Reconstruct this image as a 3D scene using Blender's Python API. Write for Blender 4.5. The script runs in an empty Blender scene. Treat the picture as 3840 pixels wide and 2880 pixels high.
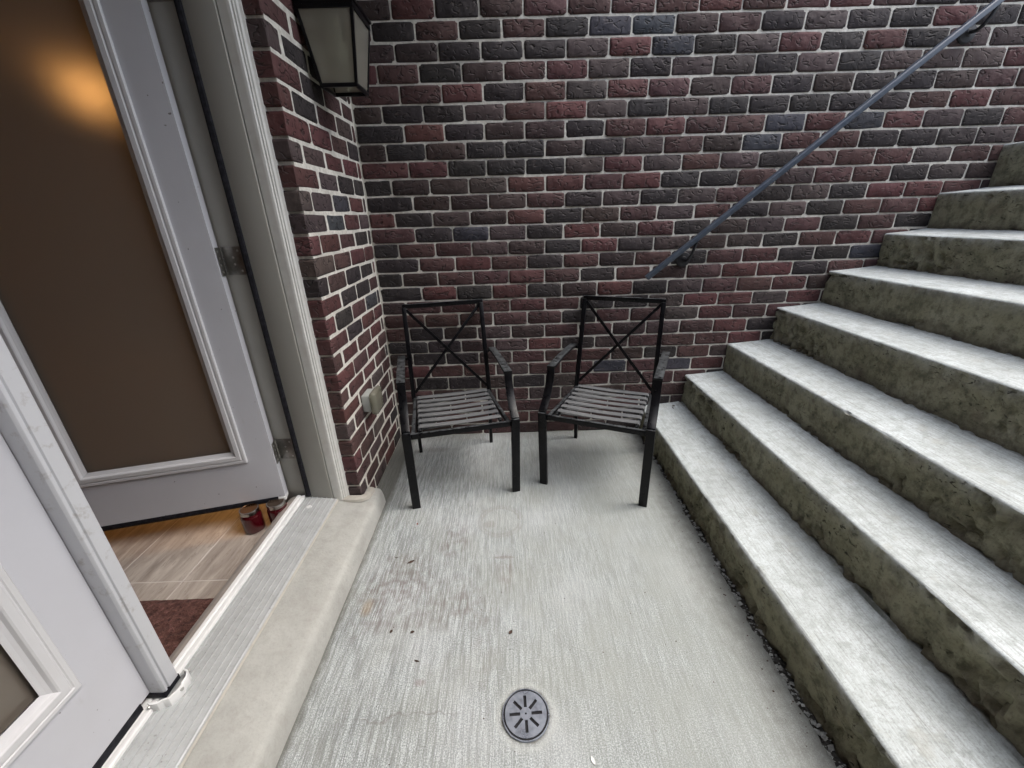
import bpy, bmesh, math, random
from mathutils import Vector, Matrix, noise
random.seed(7)
noise.seed_set(3)
S = bpy.context.scene
COL = S.collection

# ------------------------------------------------------------------ camera
cam_d = bpy.data.cameras.new('camera')
cam = bpy.data.objects.new('camera', cam_d)
COL.objects.link(cam)
S.camera = cam
cr = Vector((0.99952, -0.01603, -0.02830))
cf = Vector((0.00405, 0.92465, -0.38075))
cf.normalize()
cr = (cr - cf * cr.dot(cf)).normalized()
cu = cr.cross(cf)
cam.matrix_world = Matrix(((cr.x, cu.x, -cf.x, 0.58623), (cr.y, cu.y, -cf.y, -2.35094), (cr.z, cu.z, -cf.z, 1.3153), (0, 0, 0, 1)))
cam_d.sensor_width = 36
cam_d.lens = 36 * 1530.9 / 3840
cam_d.clip_start = 0.02
cam_d.clip_end = 600

# ------------------------------------------------------------------ world, sun, exposure
W = bpy.data.worlds.new('World')
S.world = W
W.use_nodes = True
wn, wl = W.node_tree.nodes, W.node_tree.links
wn.clear()
SUN_EL, SUN_AZ = math.radians(62), math.radians(86)   # azimuth clockwise from +Y: light comes from +X
sky = wn.new('ShaderNodeTexSky')
sky.sky_type = 'NISHITA'
sky.sun_disc = False
sky.sun_elevation = SUN_EL
sky.sun_rotation = SUN_AZ
sky.air_density = 1.0
sky.dust_density = 4.0
hs = wn.new('ShaderNodeHueSaturation')
hs.inputs['Saturation'].default_value = 0.72
bg = wn.new('ShaderNodeBackground')
bg.inputs['Strength'].default_value = 0.15
wo = wn.new('ShaderNodeOutputWorld')
wl.new(sky.outputs[0], hs.inputs['Color'])
wl.new(hs.outputs[0], bg.inputs['Color'])
wl.new(bg.outputs[0], wo.inputs['Surface'])
sd = bpy.data.lights.new('sun', 'SUN')
sd.energy = .95
sd.angle = math.radians(65)
sd.color = (1.0, 1.0, 0.98)
sun = bpy.data.objects.new('sun', sd)
COL.objects.link(sun)
sdir = Vector((math.sin(SUN_AZ) * math.cos(SUN_EL), math.cos(SUN_AZ) * math.cos(SUN_EL), math.sin(SUN_EL)))
sun.rotation_euler = sdir.to_track_quat('Z', 'Y').to_euler()
sun.location = (3, -1, 6)
S.view_settings.view_transform = 'Standard'
S.view_settings.look = 'None'
S.view_settings.gamma = 1
S.view_settings.exposure = 1.6
S.view_settings.use_curve_mapping = False
S.cycles.max_bounces = 8

# ------------------------------------------------------------------ node helpers
class M:
    def __init__(s, name):
        s.m = bpy.data.materials.new(name)
        s.m.use_nodes = True
        s.n, s.l = s.m.node_tree.nodes, s.m.node_tree.links
        s.b = s.n['Principled BSDF']
    def set(s, **k):
        for a, v in k.items():
            s.b.inputs[a.replace('_', ' ')].default_value = v
        return s
    def node(s, t, **k):
        nd = s.n.new(t)
        for a, v in k.items():
            if hasattr(nd, a): setattr(nd, a, v)
            else: nd.inputs[a.replace('_', ' ')].default_value = v
        return nd
    def coord(s, scale=(1, 1, 1), kind='pos', add=None):
        if kind == 'pos': o = s.node('ShaderNodeNewGeometry').outputs['Position']
        else: o = s.node('ShaderNodeTexCoord').outputs['Object']
        if add is not None:
            v = s.node('ShaderNodeVectorMath', operation='ADD')
            s.l.new(o, v.inputs[0]); s.l.new(add, v.inputs[1]); o = v.outputs[0]
        mp = s.node('ShaderNodeMapping')
        mp.inputs['Scale'].default_value = scale
        s.l.new(o, mp.inputs['Vector'])
        return mp.outputs[0]
    def noise(s, vec, scale, detail=4, rough=.55, dist=0):
        nd = s.node('ShaderNodeTexNoise')
        nd.inputs['Scale'].default_value = scale; nd.inputs['Detail'].default_value = detail
        nd.inputs['Roughness'].default_value = rough; nd.inputs['Distortion'].default_value = dist
        s.l.new(vec, nd.inputs['Vector'])
        return nd.outputs['Fac']
    def ramp(s, fac, stops, interp='LINEAR'):
        nd = s.node('ShaderNodeValToRGB')
        cr_ = nd.color_ramp; cr_.interpolation = interp
        while len(cr_.elements) > 1: cr_.elements.remove(cr_.elements[0])
        for i, (p, c) in enumerate(stops):
            e = cr_.elements[0] if i == 0 else cr_.elements.new(p)
            e.position = p
            e.color = (c, c, c, 1) if isinstance(c, (int, float)) else (*c, 1)
        s.l.new(fac, nd.inputs['Fac'])
        return nd.outputs['Color']
    def mix(s, fac, a, b, mode='MIX'):
        nd = s.node('ShaderNodeMix', data_type='RGBA', blend_type=mode)
        for key, v in ((0, fac), (6, a), (7, b)):
            if hasattr(v, 'links') or isinstance(v, bpy.types.NodeSocket): s.l.new(v, nd.inputs[key])
            elif isinstance(v, (int, float)): nd.inputs[key].default_value = v if key == 0 else (v, v, v, 1)
            else: nd.inputs[key].default_value = (*v, 1)
        return nd.outputs[2]
    def math(s, op, a, b=0.0, c=None):
        nd = s.node('ShaderNodeMath', operation=op)
        for i, v in enumerate((a, b, c)):
            if v is None: continue
            if isinstance(v, bpy.types.NodeSocket): s.l.new(v, nd.inputs[i])
            else: nd.inputs[i].default_value = v
        return nd.outputs[0]
    def bump(s, h, strength=.5, dist=.01, prev=None):
        nd = s.node('ShaderNodeBump')
        nd.inputs['Strength'].default_value = strength; nd.inputs['Distance'].default_value = dist
        s.l.new(h, nd.inputs['Height'])
        if prev is not None: s.l.new(prev, nd.inputs['Normal'])
        return nd.outputs[0]
    def out(s, color=None, normal=None, rough=None):
        if color is not None: s.l.new(color, s.b.inputs['Base Color'])
        if normal is not None: s.l.new(normal, s.b.inputs['Normal'])
        if rough is not None: s.l.new(rough, s.b.inputs['Roughness'])
        return s.m
    def xyz(s):
        g = s.node('ShaderNodeNewGeometry'); sp = s.node('ShaderNodeSeparateXYZ')
        s.l.new(g.outputs['Position'], sp.inputs[0])
        return sp.outputs
    def blob(s, x, y, cx, cy, rx, ry, soft=.5, warp=None, wa=.3):
        # 1 inside an ellipse on the ground, 0 outside
        dx = s.math('DIVIDE', s.math('SUBTRACT', x, cx), rx)
        dy = s.math('DIVIDE', s.math('SUBTRACT', y, cy), ry)
        r = s.math('SQRT', s.math('ADD', s.math('MULTIPLY', dx, dx), s.math('MULTIPLY', dy, dy)))
        if warp is not None: r = s.math('ADD', r, s.math('MULTIPLY', s.math('SUBTRACT', warp, .5), wa * 2))
        mr = s.node('ShaderNodeMapRange')
        mr.inputs['From Min'].default_value = 1 - soft; mr.inputs['From Max'].default_value = 1 + soft
        mr.inputs['To Min'].default_value = 1; mr.inputs['To Max'].default_value = 0
        s.l.new(r, mr.inputs['Value'])
        return mr.outputs[0]

# ------------------------------------------------------------------ materials
def brick_material(name, attr):
    m = M(name).set(Roughness=.8)
    if attr:
        a = m.node('ShaderNodeAttribute', attribute_name='tint'); base = a.outputs['Color']
        pv = m.coord()
    else:
        oi = m.node('ShaderNodeObjectInfo'); base = oi.outputs['Color']
        pv = m.coord()
    big = m.noise(pv, 14, 3)
    fine = m.noise(pv, 260, 3, .7)
    c = m.mix(m.ramp(big, [(.35, 0), (.7, .55)]), base, m.mix(1, base, (.55, .5, .52), 'MULTIPLY'))
    c = m.mix(m.ramp(m.noise(pv, 33, 3, .6, .4), [(.58, 0), (.75, .4)]), c, m.mix(.3, base, (.30, .24, .2)))
    c = m.mix(m.ramp(fine, [(.3, .18), (.7, 0)]), c, (.015, .013, .014))
    c = m.mix(m.ramp(m.noise(pv, 52, 2, .5, 1.2), [(.70, 0), (.80, .35)]), c, (.42, .38, .34))
    # short rolled creases
    st = m.coord((1, 1, 1.9))
    cr1 = m.noise(st, 21, 0, .4, .9)
    ridge = m.math('ABSOLUTE', m.math('SUBTRACT', cr1, .5))
    crease = m.ramp(ridge, [(.0, 0), (.03, .75), (.09, 1)])
    mask = m.ramp(m.noise(pv, 31, 0), [(.46, 0), (.52, 1)])
    crease = m.mix(mask, 1.0, crease)
    nb = m.bump(crease, .9, .009)
    nb = m.bump(big, .6, .02, nb)
    nb = m.bump(fine, .25, .001, nb)
    c = m.mix(m.math('SUBTRACT', 1, crease), c, m.mix(.6, c, (.01, .008, .008)))  # shadow inside each crease mixed into the colour
    hl = m.mix(mask, 0.0, m.ramp(m.math('SUBTRACT', cr1, .5), [(.03, 0), (.05, .35), (.07, 0)]))  # painted highlight along one side of each crease
    c = m.mix(hl, c, m.mix(.5, c, (.30, .24, .22)))
    return m.out(c, nb)
MAT = {}
MAT['brick'] = brick_material('brick', False)
MAT['bricks'] = brick_material('brick_joined', True)

m = M('mortar').set(Roughness=.9)
v = m.coord(); n1 = m.noise(v, 60, 4); n2 = m.noise(v, 7, 3)
c = m.ramp(n1, [(.3, (.56, .54, .48)), (.7, (.80, .78, .71))])
c = m.mix(m.ramp(n2, [(.45, 0), (.7, .5)]), c, (.36, .34, .30))
MAT['mortar'] = m.out(c, m.bump(n1, .7, .004))

# broomed slab
m = M('broomed_concrete').set(Roughness=.85)
X, Y, Z = m.xyz()
v = m.coord()
wv = m.noise(m.coord((1, .6, 1)), 2.2, 2)
# bend the broom strokes slightly
cx = m.math('ADD', X, m.math('MULTIPLY', m.math('SUBTRACT', wv, .5), .035))
cmb = m.node('ShaderNodeCombineXYZ'); m.l.new(cx, cmb.inputs[0]); m.l.new(m.math('MULTIPLY', Y, .06), cmb.inputs[1])
broom = m.noise(cmb.outputs[0], 230, 4, .75)
cmb2 = m.node('ShaderNodeCombineXYZ'); m.l.new(cx, cmb2.inputs[0]); m.l.new(m.math('MULTIPLY', Y, .05), cmb2.inputs[1])
broom2 = m.noise(cmb2.outputs[0], 52, 2, .5); broom3 = m.noise(cmb.outputs[0], 95, 2, .6)
grit = m.noise(v, 260, 4, .8); mott = m.noise(v, 5.5, 5, .6); mott2 = m.noise(v, 28, 4, .6)
stren = m.ramp(m.math('ADD', m.math('MULTIPLY', X, -.62), m.math('MULTIPLY', mott, .9)), [(.0, .55), (.28, 1)])
bsum = m.math('ADD', m.math('MULTIPLY', broom, .62), m.math('MULTIPLY', broom3, .38))
lin = m.mix(stren, m.ramp(grit, [(.3, .15), (.65, .85)]), m.mix(.18, m.ramp(bsum, [(.42, 0), (.56, 1)]), m.ramp(grit, [(.3, 0), (.65, 1)])))
c = m.ramp(lin, [(0, (.20, .218, .215)), (.5, (.39, .42, .42)), (1, (.62, .665, .68))])
c = m.mix(m.math('MULTIPLY', stren, m.ramp(broom2, [(.30, .3), (.5, 0)])), c, (.22, .225, .21))
c = m.mix(m.ramp(grit, [(.42, .8), (.58, 0)]), c, (.16, .172, .168))
c = m.mix(m.ramp(mott, [(.42, 0), (.66, .35)]), c, (.30, .31, .28))
c = m.mix(m.ramp(m.noise(v, 3.1, 3), [(.5, 0), (.75, .35)]), c, (.56, .58, .60))
stw = m.noise(v, 9, 4, .65)
speck = m.ramp(m.math('ADD', m.math('ADD', m.math('MULTIPLY', mott2, .35), m.math('MULTIPLY', broom, -.75)), m.math('MULTIPLY', grit, .3)), [(0, 0), (.02, 1)])
speck = m.ramp(m.math('ADD', m.math('ADD', m.math('MULTIPLY', mott2, .5), m.math('MULTIPLY', m.math('SUBTRACT', 1, broom), .75)), m.math('MULTIPLY', grit, .35)), [(.76, 0), (.88, 1)])
def stain(c, cx_, cy_, rx, ry, col, amt, soft=.6, wa=.5, sp=True):
    b = m.blob(X, Y, cx_, cy_, rx, ry, soft, stw, wa)
    f = m.math('MULTIPLY', b, amt * (.7 if sp else .5))
    if sp: f = m.math('MULTIPLY', f, speck)
    return m.mix(f, c, col)
BRN = (.155, .13, .12)
for a in [(.30, -.95, .035, .10, .9), (.36, -.93, .03, .08, .8), (.13, -1.12, .10, .12, .85), (.22, -1.20, .16, .10, .6), (.05, -1.25, .08, .10, .8),
          (.38, -1.28, .09, .07, .75), (.17, -1.33, .12, .05, .6), (.53, -1.12, .035, .09, .5), (.47, -1.42, .05, .18, .35)]:
    c = stain(c, a[0], a[1], a[2], a[3], BRN, a[4])
c = stain(c, .535, -1.051, .042, .007, (.14, .10, .085), .8, .3, .1, False)
c = stain(c, .563, -1.105, .006, .06, (.14, .10, .085), .75, .4, .1, False)
c = stain(c, .545, -1.15, .018, .05, (.16, .11, .10), .6, .5, .4)
c = stain(c, .033, -1.268, .018, .03, (.33, .22, .10), .7, .5, .4, False)
c = stain(c, .28, -1.538, .016, .010, (.20, .15, .14), .8, .4, .2, False)
c = stain(c, .129, -.179, .09, .028, (.16, .15, .13), .7, .5, .5, False)
c = stain(c, .641, -1.065, .007, .007, (.25, .25, .23), .8, .3, .1, False)
mrs = m.node('ShaderNodeMapRange'); mrs.inputs['From Min'].default_value = -.030; mrs.inputs['From Max'].default_value = -.056
m.l.new(m.math('ADD', X, m.math('MULTIPLY', m.math('SUBTRACT', mott2, .5), .03)), mrs.inputs['Value'])
c = m.mix(m.math('MULTIPLY', mrs.outputs[0], .8), c, (.10, .10, .085))
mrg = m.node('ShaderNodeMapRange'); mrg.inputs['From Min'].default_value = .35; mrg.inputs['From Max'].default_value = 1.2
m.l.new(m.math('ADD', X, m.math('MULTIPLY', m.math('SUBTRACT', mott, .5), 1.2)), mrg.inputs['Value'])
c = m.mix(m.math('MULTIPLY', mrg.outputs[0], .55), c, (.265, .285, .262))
# round water ring
dx = m.math('SUBTRACT', X, .52); dy = m.math('SUBTRACT', Y, -.83)
rr = m.math('ADD', m.math('SQRT', m.math('ADD', m.math('MULTIPLY', dx, dx), m.math('MULTIPLY', dy, dy))), m.math('MULTIPLY', m.math('SUBTRACT', stw, .5), .02))
ring = m.ramp(rr, [(.078, 0), (.088, .55), (.094, .1), (.104, .45), (.11, 0)])
c = m.mix(m.math('MULTIPLY', ring, m.ramp(mott2, [(.35, .3), (.6, 1)])), c, (.21, .20, .17))
c = stain(c, .47, -.85, .03, .022, (.20, .19, .16), .75, .3, .6, False)
c = stain(c, .52, -.83, .08, .08, (.30, .30, .26), .35, .3, .1, False)
# collar round the drain
dx = m.math('SUBTRACT', X, .6); dy = m.math('SUBTRACT', Y, -1.635)
rr = m.math('ADD', m.math('SQRT', m.math('ADD', m.math('MULTIPLY', dx, dx), m.math('MULTIPLY', dy, dy))), m.math('MULTIPLY', m.math('SUBTRACT', mott2, .5), .03))
c = m.mix(m.ramp(rr, [(.066, .9), (.070, .4), (.078, 0)]), c, (.10, .095, .085))
c = m.mix(m.ramp(rr, [(.072, 0), (.08, .3), (.095, 0)]), c, (.5, .51, .49))
# hairline cracks
ck = m.math('ABSOLUTE', m.math('ADD', m.math('SUBTRACT', Y, -1.625), m.math('MULTIPLY', m.math('SUBTRACT', m.noise(v, 7, 3), .5), .16)))
cm_ = m.math('MULTIPLY', m.ramp(ck, [(0, .55), (.0012, .45), (.003, 0)]), m.blob(X, Y, .25, -1.62, .15, .2, .3))
c = m.mix(cm_, c, (.15, .14, .13))
# dirt by the bottom step; colour darkens towards the wall
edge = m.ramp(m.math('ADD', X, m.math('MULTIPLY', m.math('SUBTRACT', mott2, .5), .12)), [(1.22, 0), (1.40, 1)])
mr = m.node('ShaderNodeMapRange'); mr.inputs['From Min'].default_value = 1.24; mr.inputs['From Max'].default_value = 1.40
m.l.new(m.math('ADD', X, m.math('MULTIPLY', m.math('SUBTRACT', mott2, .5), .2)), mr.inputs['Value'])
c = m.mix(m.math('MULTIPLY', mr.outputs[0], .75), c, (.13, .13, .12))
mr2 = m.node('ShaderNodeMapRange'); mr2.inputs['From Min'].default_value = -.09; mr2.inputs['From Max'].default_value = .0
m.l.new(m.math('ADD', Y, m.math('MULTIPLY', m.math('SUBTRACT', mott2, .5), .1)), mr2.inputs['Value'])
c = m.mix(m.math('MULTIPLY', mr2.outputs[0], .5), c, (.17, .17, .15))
nb = m.bump(m.mix(stren, .5, broom), .55, .004)
nb = m.bump(grit, .4, .002, nb)
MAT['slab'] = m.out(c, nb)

def concrete(name, lo, hi, stain_c, streak=None, rough=.85, amt=.5, pit=True):
    m = M(name).set(Roughness=rough)
    v = m.coord()
    n = m.noise(v, 6, 5, .6); f = m.noise(v, 130, 3, .65); g = m.noise(v, 34, 4, .6)
    c = m.ramp(n, [(.3, lo), (.7, hi)])
    if streak:
        s_ = m.noise(m.coord(streak), 30, 3, .6)
        c = m.mix(m.ramp(s_, [(.35, .45), (.6, 0)]), c, stain_c)
    c = m.mix(m.ramp(g, [(.5, 0), (.72, amt)]), c, stain_c)
    c = m.mix(m.ramp(f, [(.28, .5 if pit else .15), (.5, 0)]), c, tuple(x * .6 for x in stain_c))
    if not pit: c = m.mix(m.ramp(m.noise(v, 14, 6, .7), [(.5, 0), (.7, .5)]), c, (.29, .28, .255))
    nb = m.bump(g, .4, .006); nb = m.bump(f, .4, .0018, nb)
    if pit:
        nb = m.bump(m.ramp(m.noise(v, 60, 2, .5, .5), [(.28, 0), (.36, 1)]), .6, .004, nb)
    return m.out(c, nb)
m = M('step_tread').set(Roughness=.85)
v = m.coord(); n = m.noise(v, 5, 5, .65); f = m.noise(v, 170, 4, .75); g = m.noise(v, 30, 5, .7)
st_ = m.noise(m.coord((6, .35, 1)), 34, 4, .65); ln_ = m.noise(m.coord((9, .16, 1)), 9, 2, .5)
c = m.ramp(n, [(.3, (.42, .455, .452)), (.6, (.58, .63, .635)), (.75, (.68, .73, .745))])
c = m.mix(m.ramp(st_, [(.36, .5), (.56, 0)]), c, (.30, .32, .31))
c = m.mix(m.ramp(g, [(.48, 0), (.64, .6)]), c, (.31, .335, .325))
c = m.mix(m.ramp(f, [(.36, .5), (.50, 0)]), c, (.24, .25, .24))
c = m.mix(m.ramp(m.math('ABSOLUTE', m.math('SUBTRACT', ln_, .5)), [(0, .55), (.006, .3), (.012, 0)]), c, (.20, .20, .18))
c = m.mix(m.ramp(m.noise(v, 13, 3, .6), [(.60, 0), (.72, .4)]), c, (.40, .40, .36))
at = m.node('ShaderNodeAttribute', attribute_name='dirt')
c = m.mix(m.math('MULTIPLY', at.outputs['Fac'], m.ramp(g, [(.35, .25), (.6, 1)])), c, (.20, .205, .17))
nb = m.bump(st_, .4, .004); nb = m.bump(g, .35, .004, nb); nb = m.bump(f, .4, .0018, nb)
MAT['tread'] = m.out(c, nb)
MAT['sill'] = concrete('sill_concrete', (.35, .352, .33), (.44, .442, .415), (.28, .278, .255), None, amt=.3, pit=False)
MAT['wallconc'] = concrete('plain_concrete', (.38, .38, .35), (.5, .5, .47), (.28, .28, .25))

m = M('dark_brickwork').set(Roughness=.85)  # kept dark so the added wall behind the camera reflects little light
bt = m.node('ShaderNodeTexBrick'); bt.inputs['Color1'].default_value = (.09, .045, .04, 1); bt.inputs['Color2'].default_value = (.045, .035, .034, 1); bt.inputs['Mortar'].default_value = (.4, .38, .35, 1)
bt.inputs['Scale'].default_value = 1; bt.inputs['Brick Width'].default_value = .2; bt.inputs['Row Height'].default_value = .08; bt.inputs['Mortar Size'].default_value = .004
mp_ = m.node('ShaderNodeMapping'); mp_.inputs['Rotation'].default_value = (math.radians(-90), 0, 0)
g0_ = m.node('ShaderNodeNewGeometry'); m.l.new(g0_.outputs['Position'], mp_.inputs['Vector']); m.l.new(mp_.outputs[0], bt.inputs['Vector'])
MAT['darkwall'] = m.out(bt.outputs['Color'])
# riser with algae, honeycomb voids and a dirty foot
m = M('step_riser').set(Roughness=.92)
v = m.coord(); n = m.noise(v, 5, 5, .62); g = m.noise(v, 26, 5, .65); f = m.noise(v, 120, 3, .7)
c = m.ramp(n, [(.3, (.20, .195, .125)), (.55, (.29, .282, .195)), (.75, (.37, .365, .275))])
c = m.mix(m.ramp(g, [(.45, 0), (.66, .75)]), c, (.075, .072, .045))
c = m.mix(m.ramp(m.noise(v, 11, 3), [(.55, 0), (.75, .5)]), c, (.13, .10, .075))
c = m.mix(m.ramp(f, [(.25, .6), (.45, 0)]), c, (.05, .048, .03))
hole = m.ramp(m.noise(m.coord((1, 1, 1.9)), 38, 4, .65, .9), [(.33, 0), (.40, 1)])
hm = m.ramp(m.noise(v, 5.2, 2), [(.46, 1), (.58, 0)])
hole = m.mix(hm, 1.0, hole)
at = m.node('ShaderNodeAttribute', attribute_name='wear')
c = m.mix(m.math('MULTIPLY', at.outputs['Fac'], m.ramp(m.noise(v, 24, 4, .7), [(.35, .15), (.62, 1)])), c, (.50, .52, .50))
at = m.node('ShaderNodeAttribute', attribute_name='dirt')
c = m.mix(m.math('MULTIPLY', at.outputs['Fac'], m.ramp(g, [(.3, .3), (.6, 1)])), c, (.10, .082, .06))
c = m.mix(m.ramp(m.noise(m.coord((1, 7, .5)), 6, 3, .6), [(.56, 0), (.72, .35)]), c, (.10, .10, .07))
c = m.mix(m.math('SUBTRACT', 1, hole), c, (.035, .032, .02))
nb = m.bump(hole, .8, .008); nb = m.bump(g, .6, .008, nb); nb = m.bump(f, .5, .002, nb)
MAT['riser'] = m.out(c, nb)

def plain(name, col, rough=.5, metal=0.0, nscale=0, namt=.1, ncol=None, bump=0, spec=None, coat=0):
    m = M(name).set(Roughness=rough, Metallic=metal)
    m.b.inputs['Base Color'].default_value = (*col, 1)
    if coat: m.b.inputs['Coat Weight'].default_value = coat
    if nscale:
        n = m.noise(m.coord(), nscale, 4, .6)
        c = m.mix(m.ramp(n, [(.42, 0), (.72, namt)]), col, ncol or tuple(x * .5 for x in col))
        nb = m.bump(n, bump, .002) if bump else None
        rr_ = m.math('ADD', m.math('MULTIPLY', n, .35), rough - .17)
        m.out(c, nb, rr_)
    return m.m
MAT['paint'] = plain('door_paint', (.56, .565, .60), .45, 0, 22, .10, (.5, .5, .52), .12)
m = M('door_paint').set(Roughness=.45)
v = m.coord(); n = m.noise(v, 4, 4, .6)
c = m.mix(m.ramp(n, [(.4, 0), (.75, .3)]), (.56, .565, .60), (.47, .465, .48))
c = m.mix(m.ramp(m.noise(v, 60, 1), [(.775, 0), (.79, .8)]), c, (.12, .11, .10))
c = m.mix(m.ramp(m.noise(m.coord((1, 1, .25)), 26, 3, .6), [(.66, 0), (.78, .35)]), c, (.40, .385, .37))
MAT['paint'] = m.out(c, m.bump(m.noise(v, 160, 2), .12, .0015))
MAT['moulding'] = plain('lite_frame_plastic', (.64, .64, .65), .35, 0, 30, .12, (.55, .52, .5), .05)
m = M('astragal_paint').set(Roughness=.45)
v = m.coord(); n = m.noise(v, 25, 5, .7)
c = m.mix(m.ramp(n, [(.56, 0), (.70, .6)]), (.60, .61, .635), (.34, .31, .28))
MAT['astragal'] = m.out(c, m.bump(m.noise(v, 90, 2), .1, .002))
MAT['jamb'] = plain('jamb_paint', (.33, .325, .295), .5, 0, 8, .18, (.28, .27, .25), .05)
MAT['trim'] = plain('brickmould_paint', (.66, .66, .63), .45, 0, 20, .3, (.42, .40, .36), .1)
MAT['white'] = plain('white_vinyl', (.80, .81, .80), .35, 0, 24, .2, (.6, .6, .58), .05)
MAT['rubber'] = plain('black_rubber', (.008, .008, .011), .6, 0, 60, .5, (.05, .05, .06), .2)
MAT['rubber'].node_tree.nodes['Principled BSDF'].inputs['Specular IOR Level'].default_value = .15
MAT['caulk'] = plain('caulk', (.46, .44, .39), .6, 0, 40, .3, None, .3)
m = M('mill_aluminium').set(Roughness=.42, Metallic=.25)
v = m.coord(); n = m.noise(v, 18, 5, .7); n3 = m.noise(v, 120, 2)
c = m.mix(m.ramp(n, [(.4, 0), (.7, .55)]), (.50, .52, .52), (.36, .37, .365))
c = m.mix(m.ramp(n3, [(.66, 0), (.74, .6)]), c, (.22, .21, .19))
MAT['alu'] = m.out(c, m.bump(n, .1, .002), m.ramp(n, [(.3, .35), (.7, .6)]))
MAT['hinge'] = plain('hinge_steel', (.30, .29, .27), .35, .9, 30, .6, (.10, .09, .08), .1)
MAT['screw'] = plain('screw_steel', (.55, .54, .52), .3, .9)
m = M('black_powder_coat').set(Roughness=.42)
v = m.coord(); n = m.noise(v, 45, 5, .7); d = m.noise(v, 300, 2)
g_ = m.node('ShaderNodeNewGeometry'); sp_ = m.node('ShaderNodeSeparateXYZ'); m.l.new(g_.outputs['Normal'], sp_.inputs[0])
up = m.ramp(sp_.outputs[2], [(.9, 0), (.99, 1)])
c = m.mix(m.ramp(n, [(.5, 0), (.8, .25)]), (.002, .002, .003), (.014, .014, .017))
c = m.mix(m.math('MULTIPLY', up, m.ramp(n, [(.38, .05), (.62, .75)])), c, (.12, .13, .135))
c = m.mix(m.ramp(d, [(.74, 0), (.78, .5)]), c, (.3, .3, .3))
m.b.inputs['Specular IOR Level'].default_value = .22
MAT['black'] = m.out(c, m.bump(n, .06, .002), m.ramp(n, [(.3, .22), (.75, .5)]))
MAT['lantern'] = plain('lantern_black', (.004, .004, .005), .3); MAT['lantern'].node_tree.nodes['Principled BSDF'].inputs['Specular IOR Level'].default_value = .25
MAT['strap'] = plain('grey_vinyl_strap', (.125, .13, .135), .55, 0, 50, .35, (.22, .22, .21), .15)
MAT['rail'] = plain('blue_grey_rail_paint', (.060, .078, .108), .38, 0, 40, .3, (.16, .18, .2), .08)
MAT['railblk'] = plain('bracket_black', (.010, .011, .014), .5, 0, 40, .3, (.08, .08, .08), .1)
MAT['drain'] = plain('drain_stainless', (.46, .50, .58), .22, .6, 24, .9, (.14, .155, .19), .08)
MAT['dark'] = plain('drain_shade', (.008, .008, .01), .9)
MAT['dirt'] = plain('black_dirt', (.03, .028, .026), .95, 0, 90, .9, (.13, .125, .115), .8)
MAT['chip'] = plain('gravel_chip', (.42, .43, .42), .9, 0, 80, .7, (.07, .07, .06), .4)
MAT['leafm'] = plain('dry_leaf', (.05, .03, .022), .8, 0, 60, .5, (.12, .06, .04), .2)
MAT['leafr'] = plain('dry_leaf_reddish', (.22, .07, .05), .8, 0, 60, .5, (.12, .06, .04), .2)
MAT['box'] = plain('outlet_grey', (.40, .42, .40), .5, 0, 30, .3, (.3, .3, .28), .1)
MAT['lid'] = plain('jar_lid_copper', (.40, .20, .09), .25, 1.0)
MAT['lidb'] = plain('jar_lid_brown', (.10, .07, .05), .25, .6)
MAT['band'] = plain('jar_band_silver', (.5, .49, .47), .22, 1.0)
MAT['jam'] = plain('red_preserve', (.06, .003, .006), .08, 0, coat=1.0)
MAT['inwall'] = plain('interior_wall', (.32, .27, .22), .8, 0, 6, .2, (.28, .2, .13), .1)
MAT['ceil'] = plain('interior_ceiling', (.6, .55, .48), .8)
MAT['subsill'] = plain('inner_sill_wood', (.34, .31, .28), .6, 0, 18, .4, (.2, .17, .15), .2)
m = M('vinyl_tile').set(Roughness=.4)
oi = m.node('ShaderNodeObjectInfo')
v = m.coord((1, 1, 1)); rot = m.node('ShaderNodeMapping'); rot.inputs['Rotation'].default_value = (0, 0, .75); rot.inputs['Scale'].default_value = (5, .9, 1)
m.l.new(v, rot.inputs['Vector'])
n = m.noise(rot.outputs[0], 5, 6, .62, .6); n2 = m.noise(rot.outputs[0], 16, 4, .6, 1.2)
c = m.ramp(n, [(.28, (.25, .21, .18)), (.5, (.42, .36, .31)), (.7, (.60, .54, .47))])
c = m.mix(m.ramp(n2, [(.58, 0), (.66, .5), (.70, 0)]), c, (.17, .12, .09))
c = m.mix(m.math('MULTIPLY', oi.outputs['Random'], .25), c, (.30, .26, .23))
MAT['tile'] = m.out(c, m.bump(n2, .1, .002))
MAT['grout'] = plain('grout', (.60, .55, .50), .8)
m = M('rug_pile').set(Roughness=1.0)
v = m.coord(); n = m.noise(v, 55, 4, .7); n2 = m.noise(v, 220, 2)
c = m.ramp(n, [(.35, (.055, .022, .016)), (.55, (.14, .06, .048)), (.75, (.26, .13, .11))])
MAT['rug'] = m.out(c, m.bump(n, 1, .02))

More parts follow.
